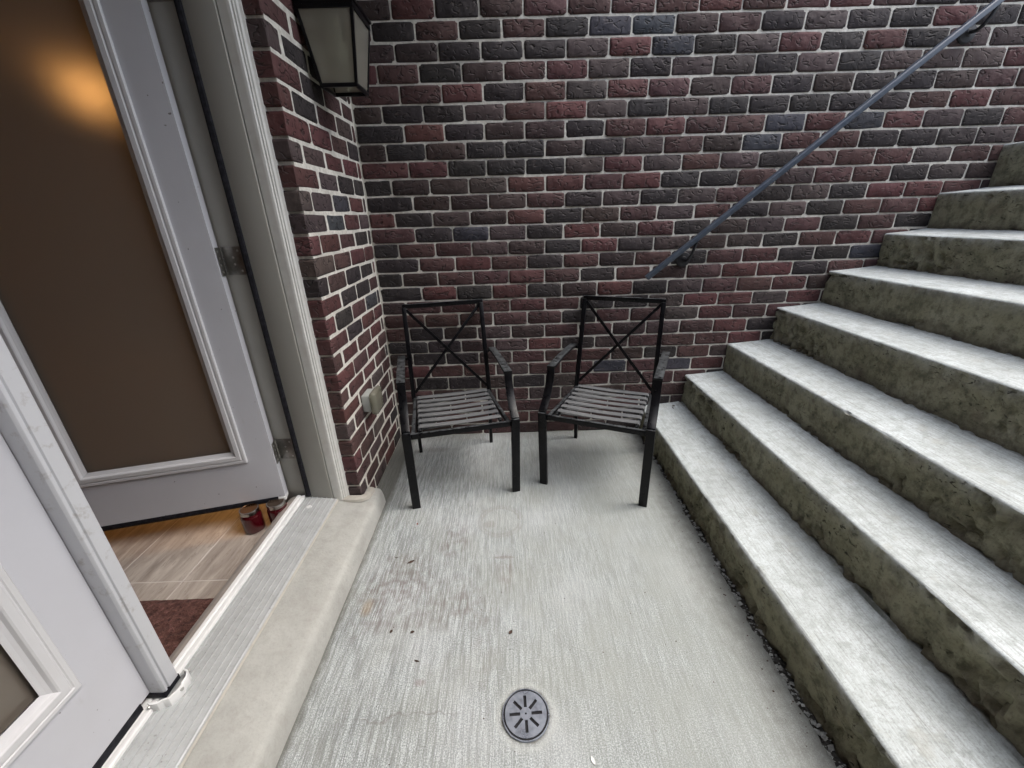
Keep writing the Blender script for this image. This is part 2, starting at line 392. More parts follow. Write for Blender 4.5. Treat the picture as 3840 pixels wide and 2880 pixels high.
def glass_frost(name, trans, transl, gl, col, tcol, rough=.18, refr=0):
    m = bpy.data.materials.new(name); m.use_nodes = True
    n, l = m.node_tree.nodes, m.node_tree.links
    n.clear()
    o = n.new('ShaderNodeOutputMaterial')
    a = n.new('ShaderNodeBsdfTransparent'); a.inputs[0].default_value = (*tcol, 1)
    if refr:
        a = n.new('ShaderNodeBsdfRefraction'); a.inputs['Color'].default_value = (*tcol, 1); a.inputs['Roughness'].default_value = refr; a.inputs['IOR'].default_value = 1.12
    b = n.new('ShaderNodeBsdfTranslucent'); b.inputs[0].default_value = (*col, 1)
    d = n.new('ShaderNodeBsdfDiffuse'); d.inputs[0].default_value = (*col, 1)
    g = n.new('ShaderNodeBsdfGlossy'); g.inputs[0].default_value = (1, 1, 1, 1); g.inputs['Roughness'].default_value = rough
    fr = n.new('ShaderNodeFresnel'); fr.inputs[0].default_value = 1.5
    m1 = n.new('ShaderNodeMixShader'); m1.inputs[0].default_value = .5
    l.new(b.outputs[0], m1.inputs[1]); l.new(d.outputs[0], m1.inputs[2])
    m2 = n.new('ShaderNodeMixShader'); m2.inputs[0].default_value = trans
    l.new(m1.outputs[0], m2.inputs[1]); l.new(a.outputs[0], m2.inputs[2])
    m3 = n.new('ShaderNodeMixShader')
    mu = n.new('ShaderNodeMath'); mu.operation = 'MULTIPLY'; mu.inputs[1].default_value = gl
    l.new(fr.outputs[0], mu.inputs[0]); l.new(mu.outputs[0], m3.inputs[0])
    l.new(m2.outputs[0], m3.inputs[1]); l.new(g.outputs[0], m3.inputs[2])
    l.new(m3.outputs[0], o.inputs['Surface'])
    return m
MAT['doorglass'] = glass_frost('frosted_door_glass', .2, .5, 1.2, (.33, .285, .235), (.8, .76, .70), .2, .5)
MAT['lampglass'] = glass_frost('seeded_lantern_glass', .58, .5, 1.0, (.72, .68, .58), (.9, .92, .86), .12)
MAT['cover'] = glass_frost('yellowed_clear_cover', .40, .5, 1.0, (.46, .45, .36), (.88, .87, .78), .2)
MAT['bulb'] = plain('bulb_glass', (.8, .8, .76), .08, 0, coat=.5)
m = M('jar_glass').set(Roughness=.03)
m.b.inputs['Transmission Weight'].default_value = 1
MAT['jarglass'] = m.m
m = M('lamp_emit')
m.b.inputs['Emission Color'].default_value = (1, .62, .28, 1); m.b.inputs['Emission Strength'].default_value = .10
MAT['emit'] = m.m
m = M('lawn').set(Roughness=.95)
n = m.noise(m.coord(), 9, 5)
MAT['lawn'] = m.out(m.ramp(n, [(.3, (.035, .06, .02)), (.7, (.07, .10, .035))]), m.bump(n, .5, .03))

# ------------------------------------------------------------------ mesh helpers
def tag(o, label=None, cat=None, group=None, kind=None):
    if label: o['label'] = label
    if cat: o['category'] = cat
    if group: o['group'] = group
    if kind: o['kind'] = kind
    return o
def empty(name, loc, label, cat, group=None, rz=0):
    o = bpy.data.objects.new(name, None); COL.objects.link(o)
    o.empty_display_size = .1
    o.location = loc; o.rotation_euler = (0, 0, rz)
    return tag(o, label, cat, group)
class MB:
    def __init__(s): s.v = []; s.f = []; s.mi = []
    def add(s, vs, fs, mi=0):
        b = len(s.v); s.v += [tuple(x) for x in vs]
        for f in fs: s.f.append([b + i for i in f]); s.mi.append(mi)
    def box(s, a, b, mi=0):
        (x0, y0, z0), (x1, y1, z1) = a, b
        s.add([(x0, y0, z0), (x1, y0, z0), (x1, y1, z0), (x0, y1, z0), (x0, y0, z1), (x1, y0, z1), (x1, y1, z1), (x0, y1, z1)],
              [(0, 3, 2, 1), (4, 5, 6, 7), (0, 1, 5, 4), (1, 2, 6, 5), (2, 3, 7, 6), (3, 0, 4, 7)], mi)
        return s
    def sweep(s, pts, sec, up=(0, 0, 1), closed=False, mi=0, cap=True):
        # sec: list of (a,b) offsets along side / normal
        pts = [Vector(p) for p in pts]; n = len(pts); k = len(sec); vs = []
        up = Vector(up)
        for i, p in enumerate(pts):
            if closed: t = pts[(i + 1) % n] - pts[i - 1]
            else: t = pts[min(i + 1, n - 1)] - pts[max(i - 1, 0)]
            t.normalize()
            side = t.cross(up)
            if side.length < 1e-4: side = t.cross(Vector((0, 1, 0)))
            side.normalize(); nn = side.cross(t).normalized()
            # mitre
            sc = 1
            if 0 < i < n - 1:
                t1 = (pts[i] - pts[i - 1]).normalized(); sc = 1 / max(.5, t1.dot(t))
            for a, b in sec: vs.append(p + side * a + nn * b * sc)
        fs = []
        for i in range(n if closed else n - 1):
            for j in range(k):
                a = i * k + j; b_ = i * k + (j + 1) % k; i2 = (i + 1) % n
                fs.append((a, b_, i2 * k + (j + 1) % k, i2 * k + j))
        if cap and not closed:
            fs.append(tuple(reversed(range(k)))); fs.append(tuple((n - 1) * k + j for j in range(k)))
        s.add(vs, fs, mi); return s
    def tube(s, pts, r, k=10, **kw):
        return s.sweep(pts, [(r * math.cos(2 * math.pi * j / k), r * math.sin(2 * math.pi * j / k)) for j in range(k)], **kw)
    def bar(s, a, b, w, h, up=(0, 0, 1), mi=0):
        return s.sweep([a, b], [(-w / 2, -h / 2), (w / 2, -h / 2), (w / 2, h / 2), (-w / 2, h / 2)], up=up, mi=mi)
    def flat(s, pts, w, h, up=(0, 0, 1), mi=0):
        return s.sweep(pts, [(-w / 2, -h / 2), (w / 2, -h / 2), (w / 2, h / 2), (-w / 2, h / 2)], up=up, mi=mi)
    def lathe(s, c, prof, k=24, axis='z', mi=0):
        c = Vector(c); vs = []
        for r, h in prof:
            for j in range(k):
                a = 2 * math.pi * j / k
                if axis == 'z': vs.append(c + Vector((r * math.cos(a), r * math.sin(a), h)))
                elif axis == 'y': vs.append(c + Vector((r * math.cos(a), h, r * math.sin(a))))
                else: vs.append(c + Vector((h, r * math.cos(a), r * math.sin(a))))
        fs = []
        for i in range(len(prof) - 1):
            for j in range(k):
                fs.append((i * k + j, i * k + (j + 1) % k, (i + 1) * k + (j + 1) % k, (i + 1) * k + j))
        fs.append(tuple(reversed(range(k)))); fs.append(tuple((len(prof) - 1) * k + j for j in range(k)))
        s.add(vs, fs, mi); return s
    def prism(s, prof, y0, y1, mi=0):
        # profile in XZ extruded along Y
        k = len(prof)
        s.add([(x, y0, z) for x, z in prof] + [(x, y1, z) for x, z in prof],
              [tuple(reversed(range(k))), tuple(range(k, 2 * k))] + [(j, (j + 1) % k, k + (j + 1) % k, k + j) for j in range(k)], mi)
        return s
    def build(s, name, mats, parent=None, bevel=0, smooth=False, loc=None, label=None, kind=None, seg=2):
        me = bpy.data.meshes.new(name)
        off = Vector(loc) if loc is not None else (parent.location.copy() if parent is not None and getattr(parent, 'rotation_euler', None) is not None and loc is None and not s_local(parent) else Vector((0, 0, 0)))
        me.from_pydata([tuple(Vector(v_) - off) for v_ in s.v], [], s.f)
        if not isinstance(mats, (list, tuple)): mats = [mats]
        for mm in mats: me.materials.append(mm)
        for p, i in zip(me.polygons, s.mi): p.material_index = i
        bm = bmesh.new(); bm.from_mesh(me)
        bmesh.ops.recalc_face_normals(bm, faces=bm.faces)
        if bevel:
            es = [e for e in bm.edges if len(e.link_faces) == 2 and e.calc_face_angle(0) > .5]
            bmesh.ops.bevel(bm, geom=es, offset=bevel, segments=seg, affect='EDGES', clamp_overlap=True, profile=.5)
        bm.to_mesh(me); bm.free()
        if smooth or bevel:
            for p in me.polygons: p.use_smooth = True
            me.set_sharp_from_angle(angle=math.radians(38))
        o = bpy.data.objects.new(name, me); COL.objects.link(o)
        if parent is not None:
            o.parent = parent
        else:
            o.location = off
        if label: o['label'] = label
        if kind: o['kind'] = kind
        return o
WORLD_OFF = {}
def s_local(p):
    return p.get('_local', 0) == 1
# children of children: vertices are written in the coordinates of the top-level thing, so nested parts need offset 0 relative to it
def part(mb, name, mats, parent, top=None, **kw):
    t = top or parent
    off = Vector((0, 0, 0)) if s_local(t) else Vector(t.location)
    return mb.build(name, mats, parent, loc=off, **kw)

def copy_tree(o, parent=None):
    c = o.copy(); COL.objects.link(c); c.parent = parent
    for ch in list(o.children): copy_tree(ch, c)
    return c

# ================================================================== SETTING
# slab, with a ragged edge beside the bottom step
def frac(x, y, s=1.0, o=0): return noise.noise(Vector((x * s, y * s, o)))
mb = MB()
ny = 260; xs = [-.14, -.05, .2, .5, .8, 1.1, 1.25]
rows = []
for j in range(ny + 1):
    y = -3.0 + 3.01 * j / ny
    gap = .005 + .020 * max(0, min(1, (-y - .15) / 1.4))
    xe = 1.412 - gap + .016 * frac(y, 3, 9) + .014 * frac(y, 8, 31) + .007 * frac(y, 8, 90)
    rows.append([(x, y, 0) for x in xs] + [(xe - .02, y, -.0005), (xe - .004, y, -.003), (xe, y, -.016)])
k = len(rows[0])
mb.add([p for r_ in rows for p in r_], [(j * k + i, j * k + i + 1, (j + 1) * k + i + 1, (j + 1) * k + i) for j in range(ny) for i in range(k - 1)])
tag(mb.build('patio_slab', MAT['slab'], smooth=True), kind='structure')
mb = MB(); mb.box((1.28, -3.0, -.05), (1.44, 0.0, -.014))
tag(mb.build('soil', MAT['dirt']), kind='structure')
mb = MB()
def pebble(mb, x, y, z, r, flat_=.6):
    base = [(0, 0, 1), (1, 0, 0), (0, 1, 0), (-1, 0, 0), (0, -1, 0), (0, 0, -1)]
    a = random.random() * 6; vs = []
    for q in base:
        rr_ = r * random.uniform(.6, 1.2)
        px, py = q[0] * math.cos(a) - q[1] * math.sin(a), q[0] * math.sin(a) + q[1] * math.cos(a)
        vs.append((x + px * rr_ * 1.2, y + py * rr_, z + q[2] * rr_ * flat_))
    mb.add(vs, [(0, 1, 2), (0, 2, 3), (0, 3, 4), (0, 4, 1), (5, 2, 1), (5, 3, 2), (5, 4, 3), (5, 1, 4)])
for i in range(700):
    y = -random.random() ** .8 * 2.9 - .08
    gap = .005 + .020 * max(0, min(1, (-y - .15) / 1.4))
    x = 1.412 - gap * random.uniform(-.05, 1.15)
    pebble(mb, x, y, -.010 + random.uniform(-.003, .006), random.choice((.002, .003, .004, .006, .010)) * random.uniform(.7, 1.2))
tag(mb.build('gravel', MAT['chip'], smooth=False), label='broken gravel chips in the gap along the bottom step', kind='stuff')
# tiny specks of litter on the slab
mb = MB()
for i in range(120):
    x, y = random.uniform(-.02, 1.35), random.uniform(-2.1, -.02)
    pebble(mb, x, y, .0005, random.uniform(.0008, .0024), .5)
for i in range(60):
    x = random.uniform(1.33, 1.385); y = random.uniform(-2.2, -.1)
    pebble(mb, x, y, .001, random.uniform(.001, .004), .5)
tag(mb.build('litter', MAT['leafm']), kind='stuff')

# ------------------------------------------------------------------ steps
NX = [1.412, 1.672, 1.905, 2.155, 2.410, 2.665, 2.890, 3.140, 3.390, 3.640, 3.890]
NZ = [.172, .373, .567, .778, .977, 1.169, 1.364, 1.583, 1.785, 1.985, 2.185]
stair = empty('concrete_stair', (1.412, 0, 0), 'stained concrete stair climbing along the brick wall', 'stair')
def build_step(i):
    x0, z0 = NX[i], NZ[i]
    x1 = NX[i + 1] if i + 1 < len(NX) else x0 + .4
    zb = (NZ[i - 1] + .022 if i else -.02) - .012
    ny = 300 if i < 6 else 120
    y0, y1 = -2.99, -.001
    mb = MB(); rows = []
    rz = [0, .06, .13, .22, .32, .43, .55, .67, .79, .90, .965]
    tx = [.0, .03, .055, .10, .2, .35, .5, .65, .8, .88, .915, .935, .955, .975, 1.0]
    for j in range(ny + 1):
        y = y0 + (y1 - y0) * j / ny
        p = []
        wob = .004 * frac(y, i * 7, 3.2) + .0015 * frac(y, i * 3, 14)
        for t in rz:
            z = zb + (z0 - zb) * t * .965 / .965
            z = zb + (z0 - .012 - zb) * t / .965
            n_ = noise.fractal(Vector((y * 9, z * 14, i * 5.1)), .8, 2, 4)
            rough = .0035 * n_
            pm = max(0, noise.noise(Vector((y * 3.3, z * 8 + i * 9, 2.5))) - .12)
            pit = max(0, noise.noise(Vector((y * 34, z * 50, i * 11.3))) - .02) * pm * .34
            foot = max(0, .30 - t) * .040 * (.1 + 1.2 * noise.noise(Vector((y * 9, i, 4))) + .7 * noise.noise(Vector((y * 37, i, 8))))
            p.append((x0 + wob + min(.022, rough * .6 + pit) - foot + (.0), y, z))
        chip = max(0, noise.noise(Vector((y * 21, i * 4.2, 9))) - .5) * .04
        p.append((x0 + wob + .0015 + chip, y, z0 - .006 - chip * .6))
        p.append((x0 + wob + .0045 + chip, y, z0 - .0018 - chip * .4))
        for t in tx:
            x = x0 + wob + .010 + (x1 - x0 + .004) * t
            z = z0 + .022 * t * t * .4 + .022 * t * .6 + .0012 * frac(x, y, 7, i)
            if .88 <= t <= .96:
                g = max(0, noise.noise(Vector((y * 5, t * 6, i * 8.7))) + .1)
                if t in (.915, .935): z -= .012 * g
                else: z += .004 * g
            elif t > .96: z += .003 * frac(y, i, 22)
            p.append((x, y, z))
        p.append((x1 + .03, y, z0 + .015)); p.append((x1 + .03, y, zb - .005)); p.append((x0 + .02, y, zb - .005))
        rows.append(p)
    k = len(rows[0]); nr = len(rz)
    vs = [q for r_ in rows for q in r_]
    fr, ft = [], []
    for j in range(ny):
        for a in range(k):
            b = (a + 1) % k
            f = (j * k + a, j * k + b, (j + 1) * k + b, (j + 1) * k + a)
            (fr if (a < nr or a >= k - 3) else ft).append(f)
    mb.add(vs, fr + [tuple(range(k)), tuple(ny * k + a for a in reversed(range(k)))], 0)
    b0 = 0
    for f in ft: mb.f.append(list(f)); mb.mi.append(1)
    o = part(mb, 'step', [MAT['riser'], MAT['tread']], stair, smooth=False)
    wear = {nr - 3: .12, nr - 2: .3, nr - 1: .65, nr: .95, nr + 1: 1}
    dirt = {0: 1, 1: .9, 2: .6, 3: .3, nr + 2 + 9: .35, nr + 2 + 10: .5, nr + 2 + 11: .8, nr + 2 + 12: .7, nr + 2 + 13: .8, nr + 2 + 14: 1}
    for nm, dd in (('wear', wear), ('dirt', dirt)):
        a_ = o.data.attributes.new(nm, 'FLOAT', 'POINT')
        a_.data.foreach_set('value', [dd.get(q % k, 0) for q in range(len(o.data.vertices))])
    for p_ in o.data.polygons: p_.use_smooth = True
    o.data.set_sharp_from_angle(angle=math.radians(50))
    return o
for i in range(len(NX)): build_step(i)

# ------------------------------------------------------------------ bricks
BEDS = [2.1505, 2.0707, 1.991, 1.9083, 1.8264, 1.7466, 1.6652, 1.5843, 1.5057, 1.4252, 1.3475, 1.2704, 1.1912, 1.1147, 1.0368, 0.9581, 0.876, 0.8012, 0.7203, 0.6392, 0.5624, 0.4849, 0.4048, 0.3208, 0.2359, 0.1565, 0.0766, -.002]
ROWS = ["dRDdrrrrRrrRrDDrRr", "RDrDrDBBdrDGDDRDD", "ddDDDGRBDGRDRDGGD", "RrDdrRGDGGDGDGGGR", "rrRDrGRrGrDdDDdrr", "dDDGrRGDGDDDDDrRr",
        "DRDddDrRrrBRBRGDr", "dDdDDdDGrdBrrDDDGr", "RRDDDGRGrGDrrRGrr", "DddGRRrRDDrGrrDGd", "DddGrDGDGrDGDRRrd", "RDGdRDdrGrDGDrrRGd",
        "rDBGDRdRDGGrDrDrGd", "DrrGdDRDGdGDrRrDrG", "DrRrDrdrDrRDDBrDGr", "DdrrRrDrdrRRDrrGDr", "DRDRDdRDGrrRdGDrRr", "drrrRrDDGRRGRdDrGr",
        "rrrrrDrrGRrrDrGdrr", "rDdGdrrdGrRDrrDGrr", "DDdGRDGrrrRDrGrdDr", "dDDdrrrdDrGrrDrGdr", "RrrGrrBrBRrDrGrdDr", "rDDdDGrGrrDrGrdDrR",
        "rddrGGdrrDrGrdDrRr", "drrrrrRrDGrdDrRrGD", "drrrrrdDGrdDrRrGDr", "rdrrdrdDGrdDrRrGDr"]
TINT = {'R': (.108, .041, .040), 'r': (.086, .042, .040), 'D': (.034, .027, .028), 'd': (.052, .032, .030), 'B': (.056, .058, .072), 'G': (.078, .055, .053)}
def tint(ch):
    c = TINT[ch]; k = random.uniform(.82, 1.22)
    return tuple(min(1, x * k * random.uniform(.94, 1.06)) for x in c) + (1,)
def brick_geo(w, h, dep, seed, dirx):
    # face looks along -Y when dirx False ; width along x, depth +y
    rnd = random.Random(seed)
    gx = [-w / 2, -w / 2 + .012, rnd.uniform(-.02, .02) * w / .19, w / 2 - .012, w / 2]
    if w < .06: gx = [-w / 2, -w / 2 + .008, 0, w / 2 - .008, w / 2]
    gz = [-h / 2, -h / 2 + .009, h / 2 - .009, h / 2]
    if h < .03: gz = [-h / 2, -h / 4, h / 4, h / 2]
    clip = [rnd.random() < .28 for _ in range(4)]
    v = []
    for iz, z in enumerate(gz):
        for ix, x in enumerate(gx):
            ed = ix in (0, 4) or iz in (0, 3)
            px = x + (rnd.uniform(0, .0022) * (1 if x < 0 else -1) if ix in (0, 4) else 0)
            pz = z + (rnd.uniform(0, .0018) * (1 if z < 0 else -1) if iz in (0, 3) else 0)
            py = rnd.uniform(.0, .0025) + (.0035 if ed else 0)
            ci = (0 if ix == 0 else 1 if ix == 4 else None, 0 if iz == 0 else 1 if iz == 3 else None)
            if None not in ci:
                cl = clip[ci[0] * 2 + ci[1]]
                a = rnd.uniform(.0048, .0065) if cl else .0018
                px += a * (1 if ix == 0 else -1); pz += a * .75 * (1 if iz == 0 else -1); py += .001
            v.append((px, py, pz))
    f = [(iz * 5 + ix, iz * 5 + ix + 1, (iz + 1) * 5 + ix + 1, (iz + 1) * 5 + ix) for iz in range(3) for ix in range(4)]
    ring = [0, 1, 2, 3, 4, 9, 14, 19, 18, 17, 16, 15, 10, 5]
    b = len(v)
    for i_ in ring:
        x, y, z = v[i_]; v.append((x, dep, z))
    n = len(ring)
    for q in range(n):
        f.append((ring[(q + 1) % n], ring[q], b + q, b + (q + 1) % n))
    return v, f
def brick_mesh(w, h, dep, seed):
    v, f = brick_geo(w, h, dep, seed, False)
    me = bpy.data.meshes.new('brick'); me.from_pydata(v, [], f)
    me.materials.append(MAT['brick'])
    for p in me.polygons[:12]: p.use_smooth = True
    return me
POOL = [brick_mesh(.190, .0695, .05, s) for s in range(14)]
POOLC = [brick_mesh(.190, .0695, .092, 100 + s) for s in range(8)]
def project(p):
    d = Vector(p) - Vector(cam.matrix_world.translation)
    z = d.dot(cf)
    if z <= 0: return None
    return 512 + 408.2 * d.dot(cr) / z, 384 - 408.2 * d.dot(cu) / z, z
def stair_z(x):
    z = -1
    for a, b in zip(NX, NZ):
        if x > a: z = b + .01
    return z
def place_brick(parent, pos, w, h, ch, corner=False, along_y=False):
    full = abs(w - .19) < .02 and abs(h - .0695) < .004
    me = random.choice(POOLC if corner else POOL) if w > .1 else brick_mesh(w, h, .092 if corner else .05, random.randrange(9999))
    o = bpy.data.objects.new('brick', me); COL.objects.link(o)
    o.parent = parent
    o.location = Vector(pos) - parent.location
    rz = math.radians(90) if along_y else 0
    o.rotation_euler = (random.uniform(-.006, .006), random.uniform(-.004, .004), rz + random.uniform(-.006, .006))
    if w > .1: o.scale = (w / .19, 1, h / .0695)
    if random.random() < .5 and not corner:
        o.rotation_euler[1] += math.pi
    o.color = tint(ch)
    return o
def joined_bricks(lst, name, parent):
    vs, fs, cols = [], [], []
    for (pos, w, h, ch, ay) in lst:
        v, f = brick_geo(w, h, .05, random.randrange(40), False)
        b = len(vs); t = tint(ch)
        for x, y, z in v:
            if ay: x, y = -y, x
            vs.append((pos[0] + x - parent.location.x, pos[1] + y - parent.location.y, pos[2] + z))
        fs += [tuple(b + i_ for i_ in q) for q in f]; cols += [t] * len(v)
    me = bpy.data.meshes.new(name); me.from_pydata(vs, [], fs); me.materials.append(MAT['bricks'])
    a = me.attributes.new('tint', 'FLOAT_COLOR', 'POINT')
    a.data.foreach_set('color', [x for c in cols for x in c])
    o = bpy.data.objects.new(name, me); COL.objects.link(o); o.parent = parent; o['kind'] = 'stuff'
    return o

wall = empty('brick_wall', (1.5, 0, 0), 'tall wall of mixed red and charcoal bricks behind the two chairs', 'wall')
XC = -.137
def rnd_ch(): return random.choice('RRrrrDDDddGGGB')
cand = []
TOP = 5.2
nrows_up = int((TOP - BEDS[0]) / .0799)
for k in range(-nrows_up, 28):
    if k <= 0: zt = BEDS[0] + .0799 * (1 - k); zb = BEDS[0] + .0799 * (-k)
    else: zt, zb = BEDS[k - 1], BEDS[k]
    h = zt - zb - .0058; zc = (zt + zb) / 2
    odd = k % 2 != 0
    jn = [i_ if odd else i_ + .5 for i_ in range(0, 34)]
    x0 = XC + .004; n_ = 0; off = random.uniform(-.003, .003)
    prev = x0 - .005
    for J in jn:
        xj = J * .2 + off + random.uniform(-.0015, .0015) - (0.0015 * max(0, J - 8) if k < 9 else 0)
        w = xj - prev - .0048; xc = (xj + prev) / 2
        ch = ROWS[k][n_] if 0 <= k < 28 and n_ < len(ROWS[k]) else rnd_ch()
        cand.append([[xc, random.uniform(-.003, .002), zc + random.uniform(-.0006, .0006)], w - random.uniform(0, .0015), h - random.uniform(-.0002, .0014), ch, k])
        prev = xj; n_ += 1
        if xj > 6.5: break
vis = []; rest = []
for c_ in cand:
    (x, y, z), w, h, ch, k = c_
    p = project((x, 0, z)); pl = project((x - w / 2, 0, z)); pr = project((x + w / 2, 0, z))
    hid = stair_z(x - w * .3) > z + h * .4
    fully_hidden = stair_z(x - w / 2) > z + h / 2 + .02
    if fully_hidden: continue
    inside = p and pr[0] > -5 and pl[0] < 1029 and p[1] > -8 and p[1] < 776
    if inside and not hid: vis.append(((pr[0] - pl[0]) * 408 * h / p[2], c_))
    else: rest.append(c_)
vis.sort(key=lambda t: -t[0])
for a_, c_ in vis[:300]: place_brick(wall, c_[0], c_[1], c_[2], c_[3])
rest += [c_ for a_, c_ in vis[300:]]
joined_bricks([(c_[0], c_[1], c_[2], c_[3], False) for c_ in rest], 'brick_course', wall)
mb = MB(); mb.box((XC - .35, .0062, -.1), (6.6, .16, TOP))
part(mb, 'mortar', MAT['mortar'], wall)

# return wall beside the door (faces +X)
ret = empty('brick_pier', (XC, -.37, 0), 'short brick wall between the back wall and the open door', 'wall')
YE = -.7445
seq_full = ['RGrRrDGR', 'rDRGDRrG']
RET = {0: 'RrDr', 1: 'RrGDr', 2: 'RRDr', 3: 'rRDD', 4: 'GDDG', 5: 'RDrrG', 6: 'RDrG', 7: 'RRrDr', 8: 'GGRR', 9: 'RGDDR', 10: 'GGBR', 11: 'GBRG', 12: 'RRrDD', 13: 'GrRR',
       14: 'DrDDR', 15: 'RDDr', 16: 'RDrBD', 17: 'RDRR', 18: 'rRrR', 19: 'RrRr', 20: 'rRRr', 21: 'RrGr', 22: 'GrRr', 23: 'rRGr', 24: 'RrGr', 25: 'rGrD', 26: 'GrrR'}
HEAD = 'dDDdddDDDdDDDGDdrrrDGDdrrdd'
retrest = []
for k in range(-nrows_up, 28):
    if k <= 0: zt = BEDS[0] + .0799 * (1 - k); zb = BEDS[0] + .0799 * (-k)
    else: zt, zb = BEDS[k - 1], BEDS[k]
    h = zt - zb - .0080; zc = (zt + zb) / 2
    odd = k % 2 != 0
    ws = [.194, .1935, .1935, .1415] if odd else [.093, .1935, .1935, .1935, .036]
    y = YE
    for i_, w in enumerate(ws):
        w2 = w - .0015
        s_ = RET.get(k, 'rGRDr'); ch = s_[i_] if i_ < len(s_) else rnd_ch()
        yc = y + w / 2
        if k >= -2:
            place_brick(ret, (XC + random.uniform(-.002, .002), yc, zc), w2, h, ch, corner=(i_ == 0), along_y=True)
        else: retrest.append(((XC, yc, zc), w2, h, ch, True))
        y += w + .0068
# wall over and beyond the door, one course after another
for k in range(-nrows_up, 28):
    if k <= 0: zt = BEDS[0] + .0799 * (1 - k); zb = BEDS[0] + .0799 * (-k)
    else: zt, zb = BEDS[k - 1], BEDS[k]
    h = zt - zb - .0080; zc = (zt + zb) / 2
    y = YE - .01
    while y > -4.2:
        if zc > 2.42 or y < -2.68:
            retrest.append(((XC, y - .095, zc), .188, h, rnd_ch(), True))
        y -= .2
joined_bricks(retrest, 'brick_course', ret)
mb = MB()
mb.box((XC - .09, YE + .012, -.1), (XC - .0045, .006, TOP))
part(mb, 'mortar', MAT['mortar'], ret)
mb = MB(); mb.box((XC - .09, -4.2, 2.43), (XC - .0045, YE + .0115, TOP)); mb.box((XC - .09, -4.2, -.1), (XC - .0045, -2.70, 2.425))
part(mb, 'lintel_masonry', MAT['mortar'], ret)

# unseen wall behind the camera, raised and dark to cut light; ground above
mb = MB(); mb.box((-.6, -3.2, -.2), (4.4, -3.0, 3.6)); tag(mb.build('light_block_wall', MAT['darkwall'], bevel=.004), kind='structure')
mb = MB(); mb.box((XC + .001, -3.0, 2.95), (.75, -.02, 3.1)); mb.box((.75, -3.0, 2.80), (.79, -.02, 3.11))  # added unseen deck that shades the door side from above
for i_ in range(7): mb.box((XC + .002, -2.99 + i_ * .48, 2.80), (.749, -2.95 + i_ * .48, 2.949))
dk = mb.build('light_block_deck', MAT['inwall']); tag(dk, kind='structure')
mb = MB()
mb.box((4.27, -40, 2.0), (60, 0.3, 2.19)); mb.box((-.6, -40, 2.0), (4.26, -3.205, 2.19))
tag(mb.build('ground', MAT['lawn']), kind='structure')
mb = MB(); mb.box((-200, -300, -1.0), (300, 200, -.6)); tag(mb.build('terrain', MAT['lawn']), kind='structure')

# ------------------------------------------------------------------ concrete sill
sill = empty('concrete_sill', (-.15, -1.8, 0), 'beige concrete curb along the foot of the door threshold', 'sill')
mb = MB(); rows = []
prof = [(-.056, -.03), (-.059, .012), (-.064, .045), (-.069, .066), (-.076, .078), (-.088, .084), (-.13, .088), (-.17, .092), (-.21, .096), (-.30, .098)]
ny = 260
for j in range(ny + 1):
    y = -2.98 + (2.98 - .655) * j / ny
    t = min(1, (-.655 - y) / .010)
    e = math.sqrt(max(0, 1 - (1 - t) ** 2)) * .5 + .5
    rows.append([(x + (-.0035 * frac(y, z, 5) + .0012 * frac(y, z, 33)) * (1 if i_ < 9 else 0) - (1 - e) * .008, y, z + .0015 * frac(y, x, 8) - (1 - e) * .008) for i_, (x, z) in enumerate(prof)])
k = len(prof)
mb.add([q for r_ in rows for q in r_], [(j * k + i_, j * k + i_ + 1, (j + 1) * k + i_ + 1, (j + 1) * k + i_) for j in range(ny) for i_ in range(k - 1)])
mb.add([rows[-1][i_] for i_ in range(k)] + [(-.30, -.655, -.03)], [tuple(range(k + 1))])
part(mb, 'curb', MAT['sill'], sill, smooth=True)
# ragged caulk bead around the brick end
mb = MB()
path = [(-.215, -.760, .103), (-.19, -.762, .106), (-.16, -.765, .107), (-.135, -.763, .106), (-.118, -.748, .104), (-.112, -.72, .10), (-.112, -.69, .097), (-.116, -.67, .093)]
mb.sweep([(a_, b_, c_ - .004) for a_, b_, c_ in path], [(-.016, -.006), (.016, -.008), (.012, .004), (0, .009), (-.010, .010), (-.016, .008)])
part(mb, 'caulk_bead', MAT['caulk'], sill, smooth=True)
mb = MB(); mb.tube([(-.247, -.765, .102), (-.247, -1.3, .102), (-.247, -1.9, .102), (-.247, -2.55, .102)], .008, 6)
part(mb, 'caulk_joint', MAT['caulk'], sill, smooth=True)

# ------------------------------------------------------------------ door frame
YJ = -.775
fr = empty('door_frame', (-.33, -1.65, .1), 'beige painted double door frame with black weatherstrip and ribbed aluminium threshold', 'door frame')
ZT = 2.24; YO = -2.53
mb = MB()
mb.box((-.368, YJ, .095), (-.262, YJ + .03, ZT)); mb.box((-.50, YJ + .012, .05), (-.368, YJ + .03, ZT))
part(mb, 'jamb', MAT['jamb'], fr, bevel=.0015)
mb = MB()
mb.box((-.368, YO - .03, .095), (-.262, YO, ZT)); mb.box((-.50, YO - .03, .05), (-.368, YO - .012, ZT))
part(mb, 'jamb', MAT['jamb'], fr, bevel=.0015)
mb = MB(); mb.box((-.368, YO - .03, ZT + .001), (-.262, YJ + .03, ZT + .03)); mb.box((-.50, YO - .03, ZT + .013), (-.369, YJ + .03, ZT + .03))
part(mb, 'head_jamb', MAT['jamb'], fr, bevel=.0015)
def mould(y, sgn):
    # profile in x/y : flat, bead, ogee ; extruded up
    pf = [(-.261, 0.006), (-.261, .040), (-.196, .040), (-.196, .024), (-.203, .020), (-.207, .0135), (-.212, .0125), (-.214, .008), (-.219, .0075), (-.222, .003), (-.230, .0015), (-.2575, .0015), (-.2585, .006)]
    return [(x, y + sgn * d) for x, d in pf]
